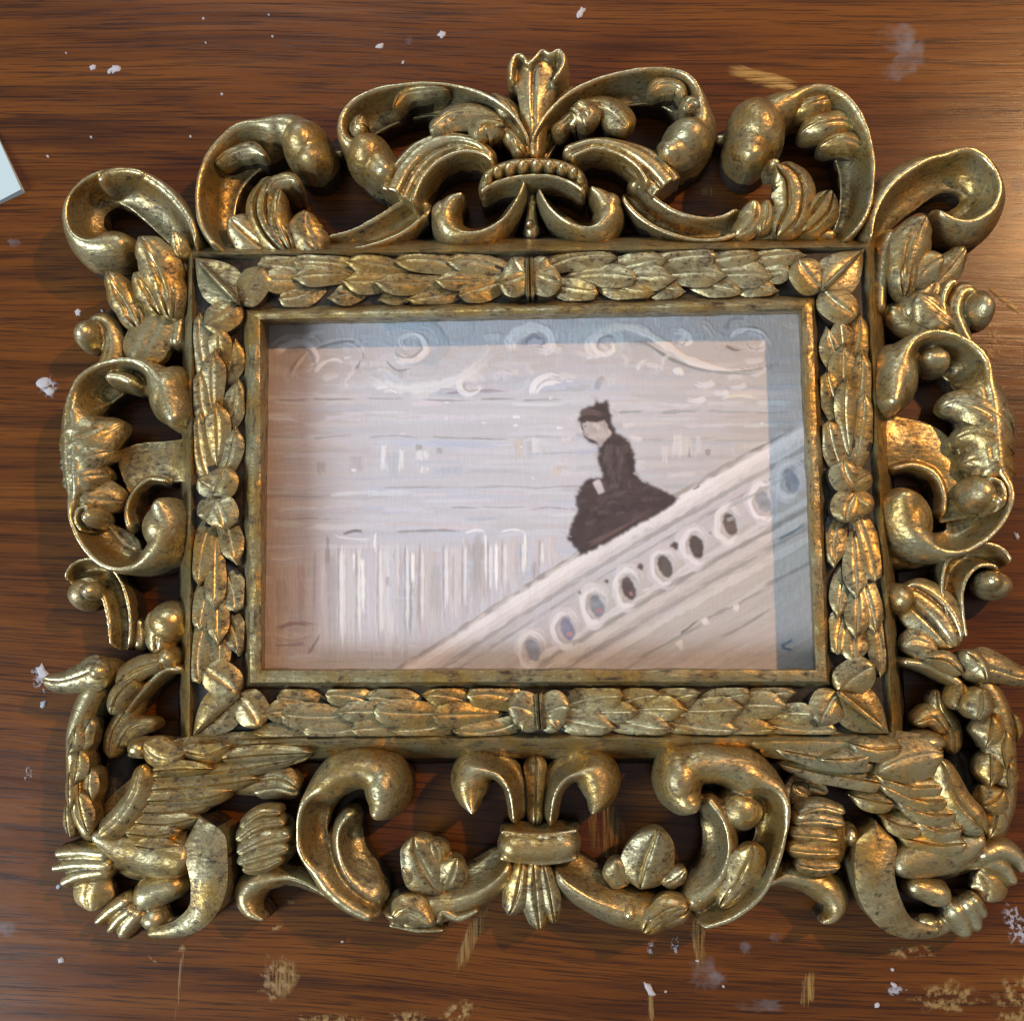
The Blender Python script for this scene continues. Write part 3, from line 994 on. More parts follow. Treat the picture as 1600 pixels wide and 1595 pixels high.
BL = bird(C5, dict(body=[
    S([(310, 250, 70), (235, 380, 88), (190, 510, 78), (185, 650, 72), (195, 790, 76), (225, 930, 78), (280, 1040, 60)], ROUND, 4, 10),
    ('b', (315, 215, 72, 66), dict(zc=9, rz=9)),
    S([(260, 1000, 40), (400, 1060, 120), (550, 1100, 145), (690, 1130, 120), (760, 1150, 60)], ROUND, 6, 10),
    S([(300, 1000, 120), (480, 930, 180), (640, 850, 200), (800, 780, 150)], SMOOTHLEAF, 4, 6),
    S([(180, 720, 60), (230, 900, 90), (350, 1070, 115), (540, 1150, 115), (720, 1210, 70)], ROUND, 1, 7),
    S([(470, 1120, 70), (350, 1150, 56), (280, 1170, 40)], ROUND, 3, 7),
    S([(560, 640, 100), (800, 640, 100), (1100, 620, 80), (1340, 590, 50)], FLATB, 5, 8),
], parts={
    'beak': [S([(350, 200, 80), (270, 225, 88), (200, 250, 72), (120, 268, 56), (25, 258, 36)], SMOOTHLEAF, [11, 8], 6)],
    'crest': [S([(610, 160, 34), (480, 205, 52), (385, 275, 48)], LEAFP, 10, 7), S([(480, 250, 34), (395, 330, 46), (360, 425, 40)], LEAFP, 11, 7),
              S([(720, 205, 20), (640, 200, 26), (570, 250, 26), (480, 350, 22), (430, 420, 14)], ROUND, 8, 6), ('b', (640, 150, 62, 60), dict(zc=9, rz=8))],
    'tendril': [S([(360, 640, 40), (380, 520, 46), (450, 410, 42), (520, 345, 22)], LEAFP, 5, 6), S([(400, 580, 30), (470, 490, 44), (590, 470, 26)], LEAFP, 6, 6),
                S([(380, 900, 60), (360, 780, 90), (400, 680, 80), (450, 600, 60)], SMOOTHLEAF, 1, 5), S([(480, 640, 50), (470, 590, 50)], ROUND, 7, 6)],
    'feather': [
        S([(195, 480, 26), (180, 560, 42), (145, 630, 20)], FE, 10, 6, 'rp'), S([(270, 440, 26), (215, 560, 50), (235, 640, 24)], FE, 9, 6, 'rp'),
        S([(210, 590, 30), (200, 680, 48), (180, 770, 24)], FE, 10, 6, 'rp'), S([(265, 680, 26), (255, 770, 44), (275, 865, 20)], FE, 9, 6, 'rp'),
        S([(165, 700, 22), (160, 800, 34), (165, 890, 18)], FE, 9, 6, 'rp'), S([(205, 800, 28), (225, 910, 50), (260, 1020, 22)], FE, 10, 6, 'rp'),
        S([(150, 850, 22), (150, 950, 34), (165, 1030, 18)], FE, 6, 6, 'rr'),
        S([(530, 650, 50), (800, 590, 55), (1100, 570, 50), (1390, 545, 24)], FE, [12, 10], 5, 'rp'),
        S([(900, 640, 30), (1100, 620, 40), (1340, 610, 18)], FE, [12, 10], 5.5, 'rp'),
        S([(560, 730, 30), (760, 715, 42), (1000, 690, 40), (1270, 640, 16)], FE, [12, 9], 5, 'rp'),
        S([(550, 790, 30), (720, 780, 44), (930, 760, 38), (1090, 735, 14)], FE, [11.5, 8], 5, 'rp'),
        S([(530, 845, 30), (680, 840, 44), (870, 820, 36), (960, 790, 14)], FE, [11.5, 8], 5, 'rp'),
        S([(500, 900, 28), (650, 900, 42), (860, 860, 22)], FE, [11.5, 8], 5, 'rp'),
        S([(470, 950, 28), (620, 960, 40), (790, 925, 20)], FE, [11.5, 9], 5, 'rp'),
        S([(430, 1000, 26), (570, 1015, 40), (700, 990, 18)], FE, [12, 10], 5, 'rp'),
        S([(470, 1060, 24), (580, 1075, 38), (700, 1060, 18)], FE, [12, 10], 5, 'rp'),
        S([(520, 560, 50), (620, 620, 62), (740, 600, 20)], SMOOTHLEAF, 14, 5, 'rp'), S([(700, 600, 30), (830, 620, 42), (950, 570, 16)], FE, 13.5, 5, 'rp'),
        S([(560, 700, 22), (700, 690, 36), (860, 690, 14)], FE, 13.5, 5, 'rp'),
        S([(900, 770, 30), (1040, 760, 50), (1180, 740, 60), (1275, 790, 30)], LEAFP, 5, 6)],
    'wing_edge': [S([(525, 670, 40), (490, 800, 44), (420, 920, 50), (300, 1020, 40)], SMOOTHLEAF, 12, 6), ('b', (495, 590, 66, 54), dict(zc=11, rz=7))],
    'tail_ribbon': [S([(785, 915, 70), (812, 1030, 108), (832, 1150, 100), (835, 1270, 88), (798, 1385, 68), (700, 1460, 44), (540, 1492, 20)], FLATB, [8, 10, 9, 4], 6, 'pr')],
    'foot': [[S([(360, 1110, 30), (220, 1095, 32), (75, 1105, 22)], ROUND, [6, 4], 6), S([(370, 1160, 30), (210, 1155, 30), (60, 1175, 20)], ROUND, [6, 4], 6), S([(360, 1190, 32), (220, 1205, 34), (105, 1255, 22)], ROUND, [6, 4], 6),
              S([(320, 1190, 60), (270, 1290, 70), (265, 1390, 50)], SMOOTHLEAF, 3, 6)],
             [S([(720, 1240, 46), (580, 1290, 56), (450, 1350, 64)], ROUND, 5, 7), S([(450, 1320, 28), (360, 1380, 30), (275, 1450, 20)], ROUND, [6, 3], 6), S([(470, 1370, 28), (400, 1420, 28), (340, 1495, 20)], ROUND, [6, 3], 6),
              S([(500, 1380, 32), (440, 1450, 36), (400, 1525, 26)], ROUND, [6, 3], 6), ('b', (570, 1420, 78, 70), dict(zc=4, rz=7)), S([(520, 1440, 36), (640, 1460, 40), (720, 1420, 24)], ROUND, 3, 5)]],
}))

BR = bird(C8, dict(body=[
    S([(1140, 240, 70), (1225, 350, 82), (1265, 470, 82), (1285, 600, 74), (1290, 740, 70), (1270, 880, 78), (1225, 1010, 60)], ROUND, 4, 10),
    ('b', (1135, 190, 76, 80), dict(zc=9, rz=9)),
    S([(1190, 1010, 50), (1060, 1085, 120), (920, 1110, 130), (800, 1150, 100), (720, 1180, 50)], ROUND, 6, 10),
    S([(1140, 980, 110), (980, 920, 170), (820, 840, 180), (680, 760, 120)], SMOOTHLEAF, 4, 6),
    S([(1300, 720, 60), (1255, 900, 90), (1150, 1060, 110), (960, 1140, 110), (780, 1210, 66)], ROUND, 1, 7),
    S([(1020, 1120, 66), (1120, 1140, 56), (1190, 1150, 40)], ROUND, 3, 7),
    S([(960, 640, 100), (700, 620, 90), (400, 600, 80), (60, 570, 50)], FLATB, 5, 8),
], parts={
    'beak': [S([(1100, 165, 70), (1180, 180, 82), (1260, 205, 70), (1340, 235, 52), (1440, 240, 34)], SMOOTHLEAF, [11, 8], 6)],
    'crest': [S([(1150, 290, 40), (1145, 390, 62), (1135, 450, 50)], LEAFP, 11, 7), S([(1070, 270, 30), (1050, 350, 46), (1030, 400, 28)], LEAFP, 9, 6),
              S([(770, 165, 20), (890, 185, 28), (1000, 235, 30), (1080, 290, 20)], ROUND, 8, 6), S([(890, 150, 20), (990, 170, 44), (1070, 230, 24)], LEAFP, 10, 6), S([(1080, 120, 34), (1150, 190, 40), (1180, 260, 24)], LEAFP, 12, 6)],
    'tendril': [S([(1030, 620, 36), (1020, 500, 46), (960, 400, 40), (940, 300, 20)], LEAFP, 5, 6), S([(1000, 520, 30), (930, 430, 48), (835, 465, 24)], LEAFP, 6, 6),
                S([(1110, 880, 50), (1080, 780, 80), (1060, 680, 70), (1030, 590, 50)], SMOOTHLEAF, 1, 5), S([(830, 530, 40), (980, 550, 40)], ROUND, 6, 6)],
    'feather': [
        S([(1210, 430, 30), (1200, 520, 58), (1180, 590, 26)], FE, 10, 6, 'rp'), S([(1280, 500, 30), (1260, 600, 52), (1285, 700, 22)], FE, 10, 6, 'rp'),
        S([(1200, 610, 30), (1205, 710, 50), (1200, 790, 26)], FE, 9, 6, 'rp'), S([(1290, 650, 28), (1285, 740, 44), (1300, 810, 20)], FE, 9, 6, 'rp'),
        S([(1270, 790, 40), (1220, 840, 56), (1160, 870, 30)], FE, 10, 6, 'rr'), S([(1240, 870, 28), (1225, 950, 46), (1200, 1030, 20)], FE, 9, 6, 'rp'),
        S([(1310, 420, 22), (1325, 500, 30), (1335, 560, 12)], FE, 7, 6, 'rp'),
        S([(980, 600, 44), (740, 570, 52), (400, 545, 50), (0, 548, 30)], FE, [12, 10], 5, 'rp'),
        S([(640, 660, 34), (420, 640, 46), (150, 590, 20)], FE, [12, 10], 5, 'rp'),
        S([(680, 760, 36), (480, 720, 46), (300, 690, 36), (170, 660, 14)], FE, [11, 8], 5, 'rp'),
        S([(980, 770, 34), (820, 770, 46), (640, 715, 18)], FE, [12.5, 11], 5, 'rp'),
        S([(740, 860, 34), (620, 840, 46), (515, 815, 20)], FE, [11, 8], 5, 'rp'),
        S([(1000, 840, 34), (860, 835, 48), (660, 760, 18)], FE, [12.5, 11], 5, 'rp'),
        S([(1040, 910, 34), (900, 905, 48), (740, 840, 18)], FE, [12.5, 11], 5, 'rp'),
        S([(880, 980, 34), (760, 960, 44), (670, 915, 18)], FE, [11.5, 9], 5, 'rp'),
        S([(1070, 980, 34), (950, 985, 46), (830, 930, 18)], FE, [12.5, 11], 5, 'rp'),
        S([(1090, 1050, 30), (930, 1055, 46), (750, 1015, 18)], FE, [12.5, 10], 5, 'rp'),
        S([(780, 580, 34), (640, 590, 50), (510, 560, 18)], FE, 13.5, 5, 'rp'), S([(980, 620, 60), (800, 660, 78), (640, 710, 20)], SMOOTHLEAF, 13.5, 5, 'rp'),
        S([(620, 620, 30), (520, 640, 44), (370, 640, 14)], FE, 13.5, 5, 'rp'),
        S([(330, 820, 40), (280, 790, 60), (240, 760, 40)], LEAFP, 5, 6)],
    'wing_edge': [S([(950, 640, 36), (990, 740, 50), (1040, 850, 56), (1120, 940, 54), (1180, 1010, 36)], LEAFP, 11, 7), ('b', (900, 560, 100, 50), dict(zc=10, rz=7))],
    'tail_ribbon': [S([(650, 940, 50), (655, 1050, 92), (640, 1180, 92), (660, 1300, 90), (720, 1400, 78), (810, 1465, 46), (960, 1480, 18)], FLATB, [8, 10, 9, 4], 6, 'pr')],
    'foot': [[S([(1140, 1130, 40), (1250, 1085, 44), (1340, 1120, 34), (1385, 1200, 18)], ROUND, [6, 4], 7), S([(1170, 1130, 36), (1270, 1170, 36), (1335, 1260, 18)], ROUND, [6, 4], 6),
              S([(1150, 1180, 60), (1210, 1250, 60), (1185, 1340, 40)], SMOOTHLEAF, 3, 6)],
             [S([(790, 1255, 40), (910, 1285, 46), (1030, 1340, 50)], ROUND, 6, 7), S([(1010, 1350, 40), (1070, 1430, 46), (1100, 1525, 26)], ROUND, [6, 3], 6), S([(1080, 1320, 34), (1125, 1400, 36), (1150, 1490, 20)], ROUND, [6, 3], 6),
              S([(1110, 1310, 28), (1150, 1360, 28), (1185, 1420, 18)], ROUND, [6, 3], 6), ('b', (890, 1440, 80, 46), dict(zc=4, rz=6)), S([(800, 1460, 40), (930, 1460, 44), (1040, 1430, 34)], ROUND, 3, 5)]],
}))

# ================= bottom cresting, left
def ribs(crop, body, lst):
    b = orn('shell_bud', crop, body)
    for r in lst:
        orn('rib', crop, [S([(p[0], p[1], p[2] * 1.3) for p in r], SMOOTHLEAF, 9.5, 6)], b)
    return b


ribs(C6, [('b', (225, 560, 150, 150), dict(zc=6, rz=9)), S([(170, 330, 40), (290, 300, 66), (395, 340, 34)], LEAFP, 4, 6)],
     [[(110, 500, 22), (200, 430, 28), (310, 420, 20)], [(90, 560, 26), (210, 480, 34), (330, 470, 24)], [(95, 620, 30), (230, 550, 40), (360, 530, 26)], [(95, 665, 28), (240, 620, 38), (345, 590, 24)], [(120, 700, 22), (220, 680, 30), (320, 640, 18)]])
orn('hook', C6, [S([(240, 938, 14), (165, 895, 62), (140, 825, 84), (200, 755, 80), (315, 738, 66), (430, 775, 56), (560, 850, 44)], mo(0, ROUND, .45, ROUND, .8, MIDL), 2, 10)])
P1 = orn('scroll', C6, [
    S([(745, 465, 44), (790, 395, 98), (805, 300, 112), (745, 230, 116), (640, 225, 114), (545, 275, 108), (482, 360, 84), (452, 450, 64), (448, 540, 62), (475, 660, 70), (545, 780, 74), (650, 870, 68), (775, 932, 48)], mo(0, ROUND, .40, ROUND, .52, CUPR, .6, CUPR, .74, ROUND, 1, ROUND), [7, 6, 4.5, 4.5], 13.5),
    ('b', (803, 300, 106, 155), dict(zc=9, rz=12)),
    S([(660, 400, 40), (612, 500, 72), (622, 640, 84), (690, 775, 104), (800, 865, 80)], mo(0, ROUND, .3, MIDR, 1, ROUND), 5, 9.5),
])
Q1 = orn('scroll', C6, [S([(790, 890, 66), (940, 905, 84), (1090, 865, 106), (1230, 800, 110), (1340, 715, 98), (1410, 630, 82)], mo(0, MIDR, .3, ROUND, 1, MIDR), 4, 11), S([(820, 960, 20), (960, 985, 22), (1100, 985, 16)], ROUND, 4, 7)])
lobe(C6, [(840, 930, 40), (920, 890, 56), (1000, 930, 44), (1040, 960, 12)], Q1, 11, 6, SMOOTHLEAF)
lobe(C6, [(1060, 960, 14), (1080, 900, 28), (1160, 930, 26), (1260, 890, 10)], Q1, 9, 6, ROUND)
L = orn('acanthus_leaf', C6, [S([(1090, 820, 90), (1030, 720, 128), (975, 620, 100), (945, 535, 55)], LEAFP, [7, 11], 7, 'rr')])
lobe(C6, [(1080, 800, 60), (1120, 720, 66), (1150, 640, 40)], L, [7, 10.5], 7, SMOOTHLEAF)
lobe(C6, [(1040, 760, 50), (960, 720, 66), (890, 690, 30)], L, [7, 9.5], 7, SMOOTHLEAF)
lobe(C6, [(1060, 700, 50), (1050, 600, 46), (1030, 560, 20)], L, [8, 9.5], 7, SMOOTHLEAF)

# centre of the bottom cresting
orn('volute', C6, [S([(1235, 435, 14), (1212, 365, 78), (1215, 265, 112), (1270, 205, 96), (1350, 215, 76), (1415, 290, 64), (1438, 400, 54), (1440, 490, 50)], mo(0, ROUND, .32, ROUND, .5, MIDR, 1, MIDR), [7, 5, 4.5], 12.5)])
orn('volute', C7, [S([(395, 390, 14), (425, 330, 74), (425, 245, 106), (375, 190, 92), (300, 200, 72), (235, 270, 60), (212, 370, 50), (208, 450, 46)], mo(0, ROUND, .32, ROUND, .5, MIDL, 1, MIDL), [7, 5, 4.5], 12.5)])
orn('stem', FULL, [S([(836, 1180, 22), (836, 1230, 14), (836, 1290, 12)], LEAFP, 4, 7)])
CU = orn('cuff', FULL, [S([(776, 1318, 28), (800, 1322, 31), (845, 1324, 31), (885, 1320, 30), (907, 1314, 26)], ROUND, 7, 10), S([(778, 1338, 7), (845, 1347, 7), (905, 1338, 7)], ROUND, 10, 5), S([(780, 1298, 6), (845, 1303, 6), (905, 1296, 6)], ROUND, 10, 5)])
for pts in ([(832, 1345, 10), (834, 1395, 17), (842, 1452, 9)], [(815, 1345, 10), (806, 1395, 16), (794, 1428, 8)], [(848, 1350, 8), (858, 1400, 13), (866, 1442, 7)]):
    orn('drop_leaf', FULL, [S([(p[0], p[1], p[2] * 1.35) for p in pts], LEAFP, [9, 7], 6)])

# ================= bottom cresting, right
P2 = orn('scroll', C7, [
    S([(862, 385, 44), (808, 330, 98), (778, 245, 110), (835, 185, 110), (940, 175, 104), (1060, 205, 112), (1150, 300, 96), (1182, 400, 66), (1178, 470, 56), (1150, 570, 56), (1090, 690, 60), (980, 780, 60), (840, 840, 40)], mo(0, ROUND, .4, ROUND, .52, CUPL, 1, CUPL), [7, 6, 4.5, 4.5], 13.5),
    ('b', (776, 240, 104, 146), dict(zc=9, rz=12)),
    ('b', (1040, 370, 100, 96), dict(zc=7, rz=9)),
    S([(890, 300, 30), (940, 400, 66), (965, 540, 76), (930, 660, 82), (860, 740, 78), (790, 790, 56)], mo(0, ROUND, .3, MIDL, 1, ROUND), 5, 10),
])
lobe(C7, [(950, 790, 30), (1040, 680, 56), (1085, 560, 60), (1085, 520, 50)], P2, [9, 12], 6, LEAFP)
Q2 = orn('scroll', C7, [S([(830, 790, 62), (690, 830, 80), (550, 805, 96), (425, 745, 100), (315, 670, 92), (240, 600, 76)], mo(0, MIDL, .3, ROUND, 1, MIDL), 4, 11)])
lobe(C7, [(620, 900, 30), (690, 830, 50), (770, 790, 46), (815, 790, 16)], Q2, 10, 6, LEAFP)
orn('bud', C7, [('b', (560, 810, 46, 50), dict(zc=9, rz=7))], Q2)
L = orn('acanthus_leaf', C7, [S([(610, 710, 110), (640, 600, 112), (670, 510, 84), (685, 450, 40)], LEAFP, [7, 11], 7, 'rr')])
lobe(C7, [(560, 690, 60), (515, 640, 54), (500, 580, 34)], L, [7, 9], 6, SMOOTHLEAF)
lobe(C7, [(700, 690, 40), (770, 650, 34), (800, 620, 14)], L, [7, 9], 6, SMOOTHLEAF)
ribs(C7, [('b', (1375, 500, 130, 145), dict(zc=6, rz=9)), S([(1230, 330, 40), (1330, 270, 70), (1420, 300, 30)], LEAFP, 4, 6), ('b', (1510, 480, 34, 50), dict(zc=7, rz=7))],
     [[(1280, 385, 20), (1380, 355, 26), (1490, 380, 18)], [(1260, 420, 26), (1370, 410, 34), (1490, 430, 22)], [(1250, 470, 28), (1350, 475, 36), (1470, 490, 24)], [(1240, 535, 28), (1350, 545, 34), (1470, 550, 22)], [(1275, 600, 26), (1370, 615, 32), (1470, 610, 20)]])
orn('hook', C7, [S([(1100, 690, 42), (1210, 652, 60), (1320, 668, 70), (1415, 715, 80), (1455, 780, 66), (1425, 835, 38), (1375, 848, 12)], mo(0, MIDR, .35, ROUND), 2, 10)])

# ================================================================== the painting
GX, GY = 660, 440
zp = 6.8
corner = [P(*c, zp) for c in ((421, 508), (1247, 491), (1271.5, 1044.5), (414, 1044))]
x0 = min(c[0] for c in corner) - 1.2
x1 = max(c[0] for c in corner) + 1.2
y0 = min(c[1] for c in corner) - 1.2
y1 = max(c[1] for c in corner) + 1.2
RS = GX / (x1 - x0)                      # raster px per mm


def C(x, y):
    q = P(x, y, zp)
    return np.array([(q[0] - x0) * RS, (y1 - q[1]) * RS])


def lin(c):
    c = np.array(c, float) / 255
    return np.where(c <= .04045, c / 12.92, ((c + .055) / 1.055) ** 2.4)


img = np.zeros((GY, GX, 3))
hgt = np.zeros((GY, GX))
# broad underpainting
gx, gy = np.meshgrid(np.linspace(0, 1, GX), np.linspace(0, 1, GY))
left, mid_, right = lin((176, 160, 158)), lin((197, 197, 206)), lin((182, 174, 172))
wl = np.clip(1 - gx / .22, 0, 1)[..., None]
wr = np.clip((gx - .6) / .4, 0, 1)[..., None]
img[:] = mid_ * (1 - wl) * (1 - wr) + left * wl + right * wr * (1 - wl)
SCL = np.linalg.norm(C(900, 700) - C(800, 700)) / 100      # raster px per photo px
n1 = rng.random((4096,))


def stroke(pts, w, col, alpha=.8, dry=.5, relief=.6, raw=False):
    """a bristle stroke; pts in photo pixels, w = half width in photo pixels"""
    q = np.array([p if raw else C(*p) for p in pts], float)
    if len(q) > 2:
        t = np.linspace(0, len(q) - 1, 8 * (len(q) - 1) + 1)
        ext = np.vstack([2 * q[0] - q[1], q, 2 * q[-1] - q[-2]])
        o = []
        for tt in t:
            i = min(int(tt), len(q) - 2)
            f = tt - i
            a, b, c, d = ext[i:i + 4]
            o.append(.5 * ((2 * b) + (c - a) * f + (2 * a - 5 * b + 4 * c - d) * f * f + (3 * b - a - 3 * c + d) * f ** 3))
        q = np.array(o)
    hw = w * SCL
    lo_ = np.floor(q.min(0) - hw - 2).astype(int)
    hi_ = np.ceil(q.max(0) + hw + 3).astype(int)
    xa, ya = max(lo_[0], 0), max(lo_[1], 0)
    xb, yb = min(hi_[0], GX), min(hi_[1], GY)
    if xa >= xb or ya >= yb:
        return
    X, Y = np.meshgrid(np.arange(xa, xb), np.arange(ya, yb))
    best = np.full(X.shape, 1e9)
    lat = np.zeros(X.shape)
    alo = np.zeros(X.shape)
    acc = 0
    for a, b in zip(q[:-1], q[1:]):
        d = b - a
        l = math.hypot(*d) + 1e-6
        t = np.clip(((X - a[0]) * d[0] + (Y - a[1]) * d[1]) / l / l, 0, 1)
        ex, ey = X - a[0] - d[0] * t, Y - a[1] - d[1] * t
        dist = np.hypot(ex, ey)
        side = (ex * -d[1] + ey * d[0]) / l
        s = dist < best
        best = np.where(s, dist, best)
        lat = np.where(s, side, lat)
        alo = np.where(s, acc + t * l, alo)
        acc += l
    seed = rng.random() * 3000
    bl = np.interp((lat * 1.1 + seed) % 4000, np.arange(4096), n1)
    bl2 = np.interp((lat * .35 + alo * .02 + seed * 1.7) % 4000, np.arange(4096), n1)
    br = .55 * bl + .45 * bl2
    prog = alo / max(acc, 1)
    rag = np.interp((lat * 1.7 + seed * .6) % 4000, np.arange(4096), n1)
    endm = np.clip((prog - .10 * rag) * 14, 0, 1) * np.clip((1 - .30 * rag - prog) * 9 + .15, 0, 1)
    wob = np.interp((alo * .12 + seed * .3) % 4000, np.arange(4096), n1)
    body = np.clip((hw * (.6 + .7 * wob) - best) / max(.9, hw * .45) + .3, 0, 1)
    brm = np.clip((br - dry * (.25 + .75 * prog)) * 4 + .6, 0, 1)
    m = (body * (1 - dry + dry * brm)) * alpha
    m = np.clip(m * endm, 0, 1)
    c = np.array(col) * (1 + .10 * (br - .5))[..., None]
    sl = (slice(ya, yb), slice(xa, xb))
    img[sl] = img[sl] * (1 - m[..., None]) + c * m[..., None]
    hgt[sl] = hgt[sl] * (1 - m * .55) + m * relief * (.35 + .65 * br)


def js(c, k=5):
    return lin(np.clip(np.array(c) + rng.normal(0, k) + rng.normal(0, k * .35, 3), 5, 250))


def poly(pts, col, rag=1.2, relief=.5, alpha=1.0, soft=2):
    q = np.array([C(*p) for p in pts])
    lo_ = np.floor(q.min(0) - 4).astype(int)
    hi_ = np.ceil(q.max(0) + 4).astype(int)
    X, Y = np.meshgrid(np.arange(lo_[0], hi_[0]), np.arange(lo_[1], hi_[1]))
    pn = np.stack([X.ravel() / 3.1, Y.ravel() / 3.1, np.full(X.size, 3.3)], 1)
    dx = vnoise(pn).reshape(X.shape) * rag
    dy = vnoise(pn + 9).reshape(X.shape) * rag
    ins = np.zeros(X.shape, bool)
    xx, yy = X + dx, Y + dy
    j = len(q) - 1
    for i in range(len(q)):
        c = ((q[i, 1] > yy) != (q[j, 1] > yy)) & (xx < (q[j, 0] - q[i, 0]) * (yy - q[i, 1]) / (q[j, 1] - q[i, 1] + 1e-9) + q[i, 0])
        ins ^= c
        j = i
    m = ins.astype(float)
    for _ in range(soft):
        m = (m + np.roll(m, 1, 0) + np.roll(m, -1, 0) + np.roll(m, 1, 1) + np.roll(m, -1, 1)) / 5
    m = m * alpha
    nn = vnoise(np.stack([X.ravel() / 9, Y.ravel() / 7, np.full(X.size, 1.3)], 1)).reshape(X.shape)
    sl = (slice(lo_[1], hi_[1]), slice(lo_[0], hi_[0]))
    c = np.array(col) * (1 + .22 * nn)[..., None]
    img[sl] = img[sl] * (1 - m[..., None]) + c * m[..., None]
    hgt[sl] = hgt[sl] * (1 - m) + m * relief * (.5 + .3 * nn)


def tone(x):
    a, b, c = np.array((184, 168, 162)), np.array((200, 201, 212)), np.array((189, 182, 180))
    if x < 600:
        t = (x - 415) / 185
        return a + (b - a) * np.clip(t, 0, 1)
    t = np.clip((x - 900) / 250, 0, 1)
    return b + (c - b) * t


for i in range(520):                           # horizontal dabs over the wall
    x = rng.uniform(400, 1280)
    y = rng.uniform(560, 1050) if i % 3 else rng.uniform(600, 830)
    ln = rng.uniform(30, 130)
    c = tone(x) + rng.normal(0, 7)
    if rng.random() < .12:
        c = c + np.array((-14, -6, 4))
    stroke([(x - ln, y + rng.uniform(-3, 3)), (x, y + rng.uniform(-3, 3)), (x + ln, y + rng.uniform(-3, 3))], rng.uniform(2, 7), js(c, 4), .55, .55, .5)
for i in range(230):                           # swirling upper zone
    x = rng.uniform(400, 1280)
    y = rng.uniform(480, 600)
    an = rng.uniform(0, 6.28)
    r = rng.uniform(12, 45)
    p = [(x + r * math.cos(an + k * .7), y + .6 * r * math.sin(an + k * .7)) for k in range(4)]
    c = tone(x) + rng.normal(0, 6) + np.array((-4, -1, 2))
    stroke(p, rng.uniform(3, 8), js(c, 4), .5, .55, .5)
# cornice lines
for y, xa, xb, c, wd in ((626, 415, 900, (150, 146, 152), 2), (632, 415, 1250, (205, 205, 212), 4), (645, 960, 1240, (150, 154, 152), 2.5), (612, 640, 900, (168, 170, 180), 2), (655, 415, 900, (208, 208, 218), 5), (668, 900, 1240, (200, 196, 198), 5),
                         (686, 415, 900, (160, 158, 166), 2), (690, 960, 1200, (168, 166, 166), 2), (765, 415, 900, (170, 168, 176), 2.2), (776, 500, 880, (206, 206, 214), 4), (800, 420, 880, (196, 194, 202), 5), (815, 420, 540, (160, 150, 150), 2), (798, 690, 880, (150, 150, 164), 1.6), (826, 420, 900, (204, 200, 204), 5)):
    k = max(3, int((xb - xa) / 70))
    for j in range(k):
        xs = xa + (xb - xa) * (j + rng.uniform(-.2, .2)) / k
        xe = xs + (xb - xa) / k * rng.uniform(.8, 1.5)
        stroke([(xs, y + rng.uniform(-3, 3)), ((xs + xe) / 2, y + rng.uniform(-3, 3)), (xe, y + rng.uniform(-3, 3))], wd * rng.uniform(.6, 1.2), js(c, 6), .7, .55, .7)
# window-like marks of the frieze
for x, y, hh, ww, c in ((502, 735, 12, 6, (160, 152, 150)), (555, 730, 16, 12, (170, 165, 168)), (600, 720, 26, 5, (238, 238, 244)), (612, 735, 24, 10, (178, 184, 198)), (628, 725, 22, 4, (235, 236, 242)), (655, 702, 5, 5, (150, 146, 146)), (660, 715, 9, 8, (236, 236, 242)), (686, 708, 7, 7, (158, 156, 156)),
                        (664, 738, 6, 6, (240, 238, 240)), (700, 740, 8, 30, (168, 180, 200)), (808, 705, 20, 6, (205, 190, 178)), (826, 706, 18, 5, (178, 178, 188)), (838, 700, 16, 8, (220, 220, 226)), (850, 712, 10, 8, (196, 200, 204)), (876, 740, 3, 10, (200, 182, 164)), (1058, 700, 22, 6, (222, 218, 220)), (1075, 712, 12, 2.5, (130, 118, 118)),
                        (1072, 702, 20, 8, (206, 200, 200)), (1090, 700, 20, 4, (226, 224, 226)), (1104, 710, 6, 3, (128, 120, 122)), (1040, 715, 18, 5, (212, 208, 212)), (1150, 706, 12, 7, (190, 184, 182))):
    stroke([(x, y - hh), (x + rng.uniform(-2, 2), y), (x + rng.uniform(-2, 2), y + hh)], ww * 1.15, js(c, 4), .6, .62, .9)
# pilasters, lower left
for i in range(150):
    x = rng.uniform(420, 885)
    top = rng.uniform(840, 880)
    bot = min(1045, 1045 - max(0, (x - 640)) * .62)
    if bot - top < 20:
        continue
    ya = rng.uniform(top, bot - 15)
    c = tone(x + 40) + rng.normal(0, 7) + np.array((-4, -8, -12))
    stroke([(x, ya), (x + rng.uniform(-2, 2), ya + (bot - ya) * .5), (x + rng.uniform(-2, 2), bot)], rng.uniform(2, 7), js(c, 4), .6, .5, .5)
for x, ya, yb, ww, c in ((540, 850, 1040, 22, (200, 194, 198)), (600, 845, 1040, 18, (206, 202, 206)), (665, 850, 1015, 18, (194, 186, 188)), (705, 850, 990, 18, (202, 196, 200)), (745, 845, 960, 14, (184, 178, 180)), (790, 845, 935, 18, (204, 198, 202)), (850, 840, 900, 18, (200, 194, 198)), (450, 880, 980, 22, (182, 164, 160)), (500, 850, 1000, 10, (192, 182, 182))):
    stroke([(x - 3, ya), (x, (ya + yb) / 2), (x - 2, yb)], ww, js(c, 3), .75, .4, .6)
    stroke([(x + ww * .4, ya), (x + ww * .4, (ya + yb) / 2), (x + ww * .4, yb)], ww * .5, js(np.array(c) + 10, 3), .6, .5, .8)
